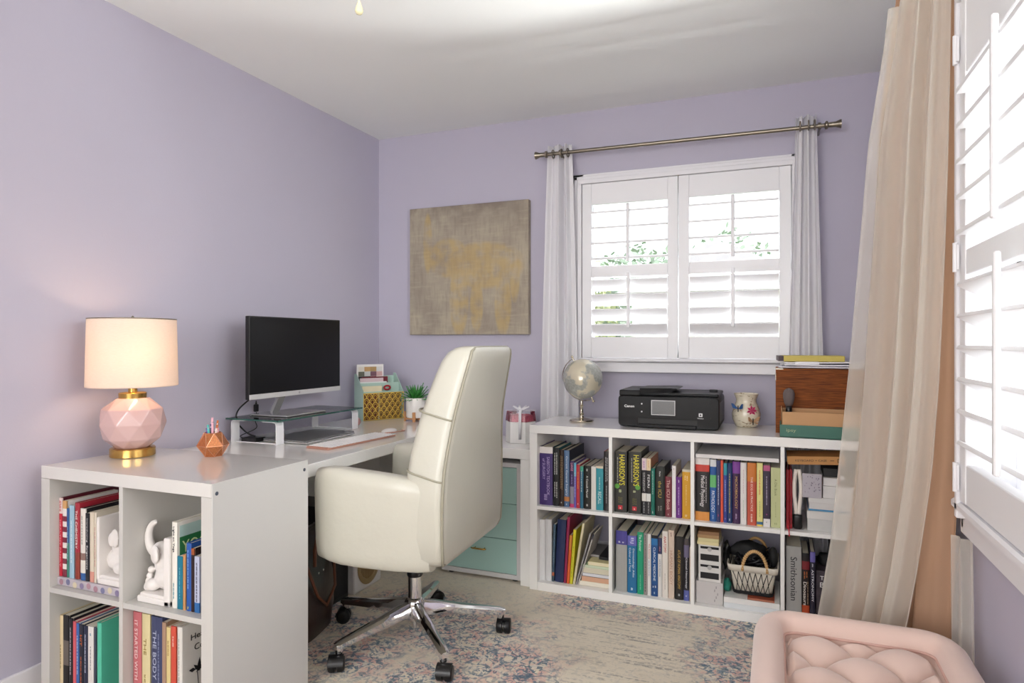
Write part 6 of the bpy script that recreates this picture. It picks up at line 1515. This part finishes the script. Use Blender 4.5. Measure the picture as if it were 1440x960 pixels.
# ---------------------------------------------------------------- ceiling fan with light (just above the frame, its pull chain hangs into view)
fx, fy = -.74, 1.04
fan = thing('ceiling_fan', 'ceiling fan with a lit glass bowl and a hanging pull chain', 'ceiling fan', (fx, fy, ZC-.001))
MB().lathe([(.07, ZC-.001), (.065, ZC-.03), (.018, ZC-.045), (.015, ZC-.09), (.085, ZC-.10), (.10, ZC-.13), (.09, ZC-.17), (.05, ZC-.18)], fx, fy, 0, 40).build('motor', m_trim, fan, smooth=True, angle=40)
for k in range(5):
    q = k*2*PI/5+.35; MF = Matrix.Translation((fx, fy, ZC-.14)) @ Matrix.Rotation(q, 4, 'Z') @ Matrix.Rotation(.2, 4, 'X')
    bl = MB().box(.15, .50, -.055, .055, -.003, .003, .003, 2, MF).build('blade', m_trim, fan); MB().box(.08, .19, -.012, .012, -.006, .0, .002, 1, MF).build('blade_iron', m_brass, bl)
m_bowl = M('lit_glass_bowl', '#fff8ee', .3, emis='#fff4e6', es=6)
MB().lathe([(.10, ZC-.185), (.125, ZC-.20), (.12, ZC-.23), (.085, ZC-.262), (.04, ZC-.277), (.001, ZC-.28)], fx, fy, 0, 40).build('light_bowl', m_bowl, fan, smooth=True)
px3 = _ray(505, 10); tt = 1.27; ex, ey, ez = px3[0]*tt, px3[1]*tt, CAM_H+px3[2]*tt
b = MB(); b.mat(m_brass).tube([(ex, ey, ZC-.175), (ex, ey, ez+.012)], .0008, 6)
b.build('pull_chain', None, fan)
MB().lathe([(.001, .014), (.0035, .008), (.0075, -.004), (.008, -.009), (.006, -.013), (.001, -.015)], ex, ey, ez, 20).build('pull_knob', M('cream_enamel', '#e9e2b8', .25, coat=.4), fan, smooth=True)

# ---------------------------------------------------------------- outside the windows: lawn, trees and a neighbour's roof
m_grass = M('lawn', '#7f9a4e', .9, noise_s=2, noise_a=.3)
gr = MB().box(-30, 30, 3.8, 60, -3.2, -3.0).build('lawn', m_grass, None, loc=(0, 20, -3)); struct(gr); gr.name = 'lawn_ground'  # this object is the lawn outside the windows
def tree(lab, x, y, zb, H, R, col, seed):
    t = thing('tree', lab, 'tree', (x, y, zb), 'trees beyond the far window'); rn = random.Random(seed)
    MB().tube([(x, y, zb), (x+.1, y, zb+H*.35), (x-.05, y+.05, zb+H*.7)], [R*.09, R*.07, R*.03], 10).build('trunk', M('bark', '#5b4836', .9), t)
    b = MB()
    for k in range(2600):
        d3 = Vector((rn.gauss(0, 1), rn.gauss(0, 1), rn.gauss(0, 1))).normalized(); rr = R*(.55+.45*rn.random())*(1+.28*noise.noise(d3*2.2+Vector((seed, 0, 0))))
        p3 = Vector((x, y, zb+H*.62))+Vector((d3.x*rr, d3.y*rr, d3.z*rr*H*.42/R)); a = Vector((rn.gauss(0, 1), rn.gauss(0, 1), rn.gauss(0, 1))).normalized(); c = a.cross(d3).normalized(); s = R*.075
        b.poly([p3-a*s, p3+c*s*.6, p3+a*s, p3-c*s*.6])
    lv = b.build('foliage', M('leaf_'+col[1:], col, .7, noise_s=1.5, noise_a=.25), t); return t
tree('yellow green tree seen through the left shutter panel', -6.6, 19.5, -3, 7.6, 2.3, '#ccd0a4', 1)
tree('darker green tree behind the yellow green one', -4.6, 23.5, -3, 7.4, 2.2, '#a3b5a0', 2)
tree('green tree seen through the middle of the far window', -2.0, 28, -3, 8.4, 2.3, '#a9baa6', 3)
tree('light green tree right of the neighbouring roof', 1.4, 23.5, -3, 6.4, 2.3, '#c3cda6', 4)
hs = thing('house', 'pale neighbouring house with a hipped roof beyond the far window', 'house', (-1.0, 16, -3))
MB().box(-2.9, .9, 14.2, 18, -3, 2.2).build('wall', M('pale_siding', '#d8d4cc', .8), hs)
b = MB(); b.loft([[Vector(p) for p in ((-3.2, 13.9, 2.2), (1.2, 13.9, 2.2), (1.2, 18.3, 2.2), (-3.2, 18.3, 2.2))], [Vector(p) for p in ((-1.5, 15.9, 3.5), (-1.2, 15.9, 3.5), (-1.2, 16.3, 3.5), (-1.5, 16.3, 3.5))]]); b.build('roof', M('grey_shingle', '#a9a5a5', .9, noise_s=3, noise_a=.15), hs)
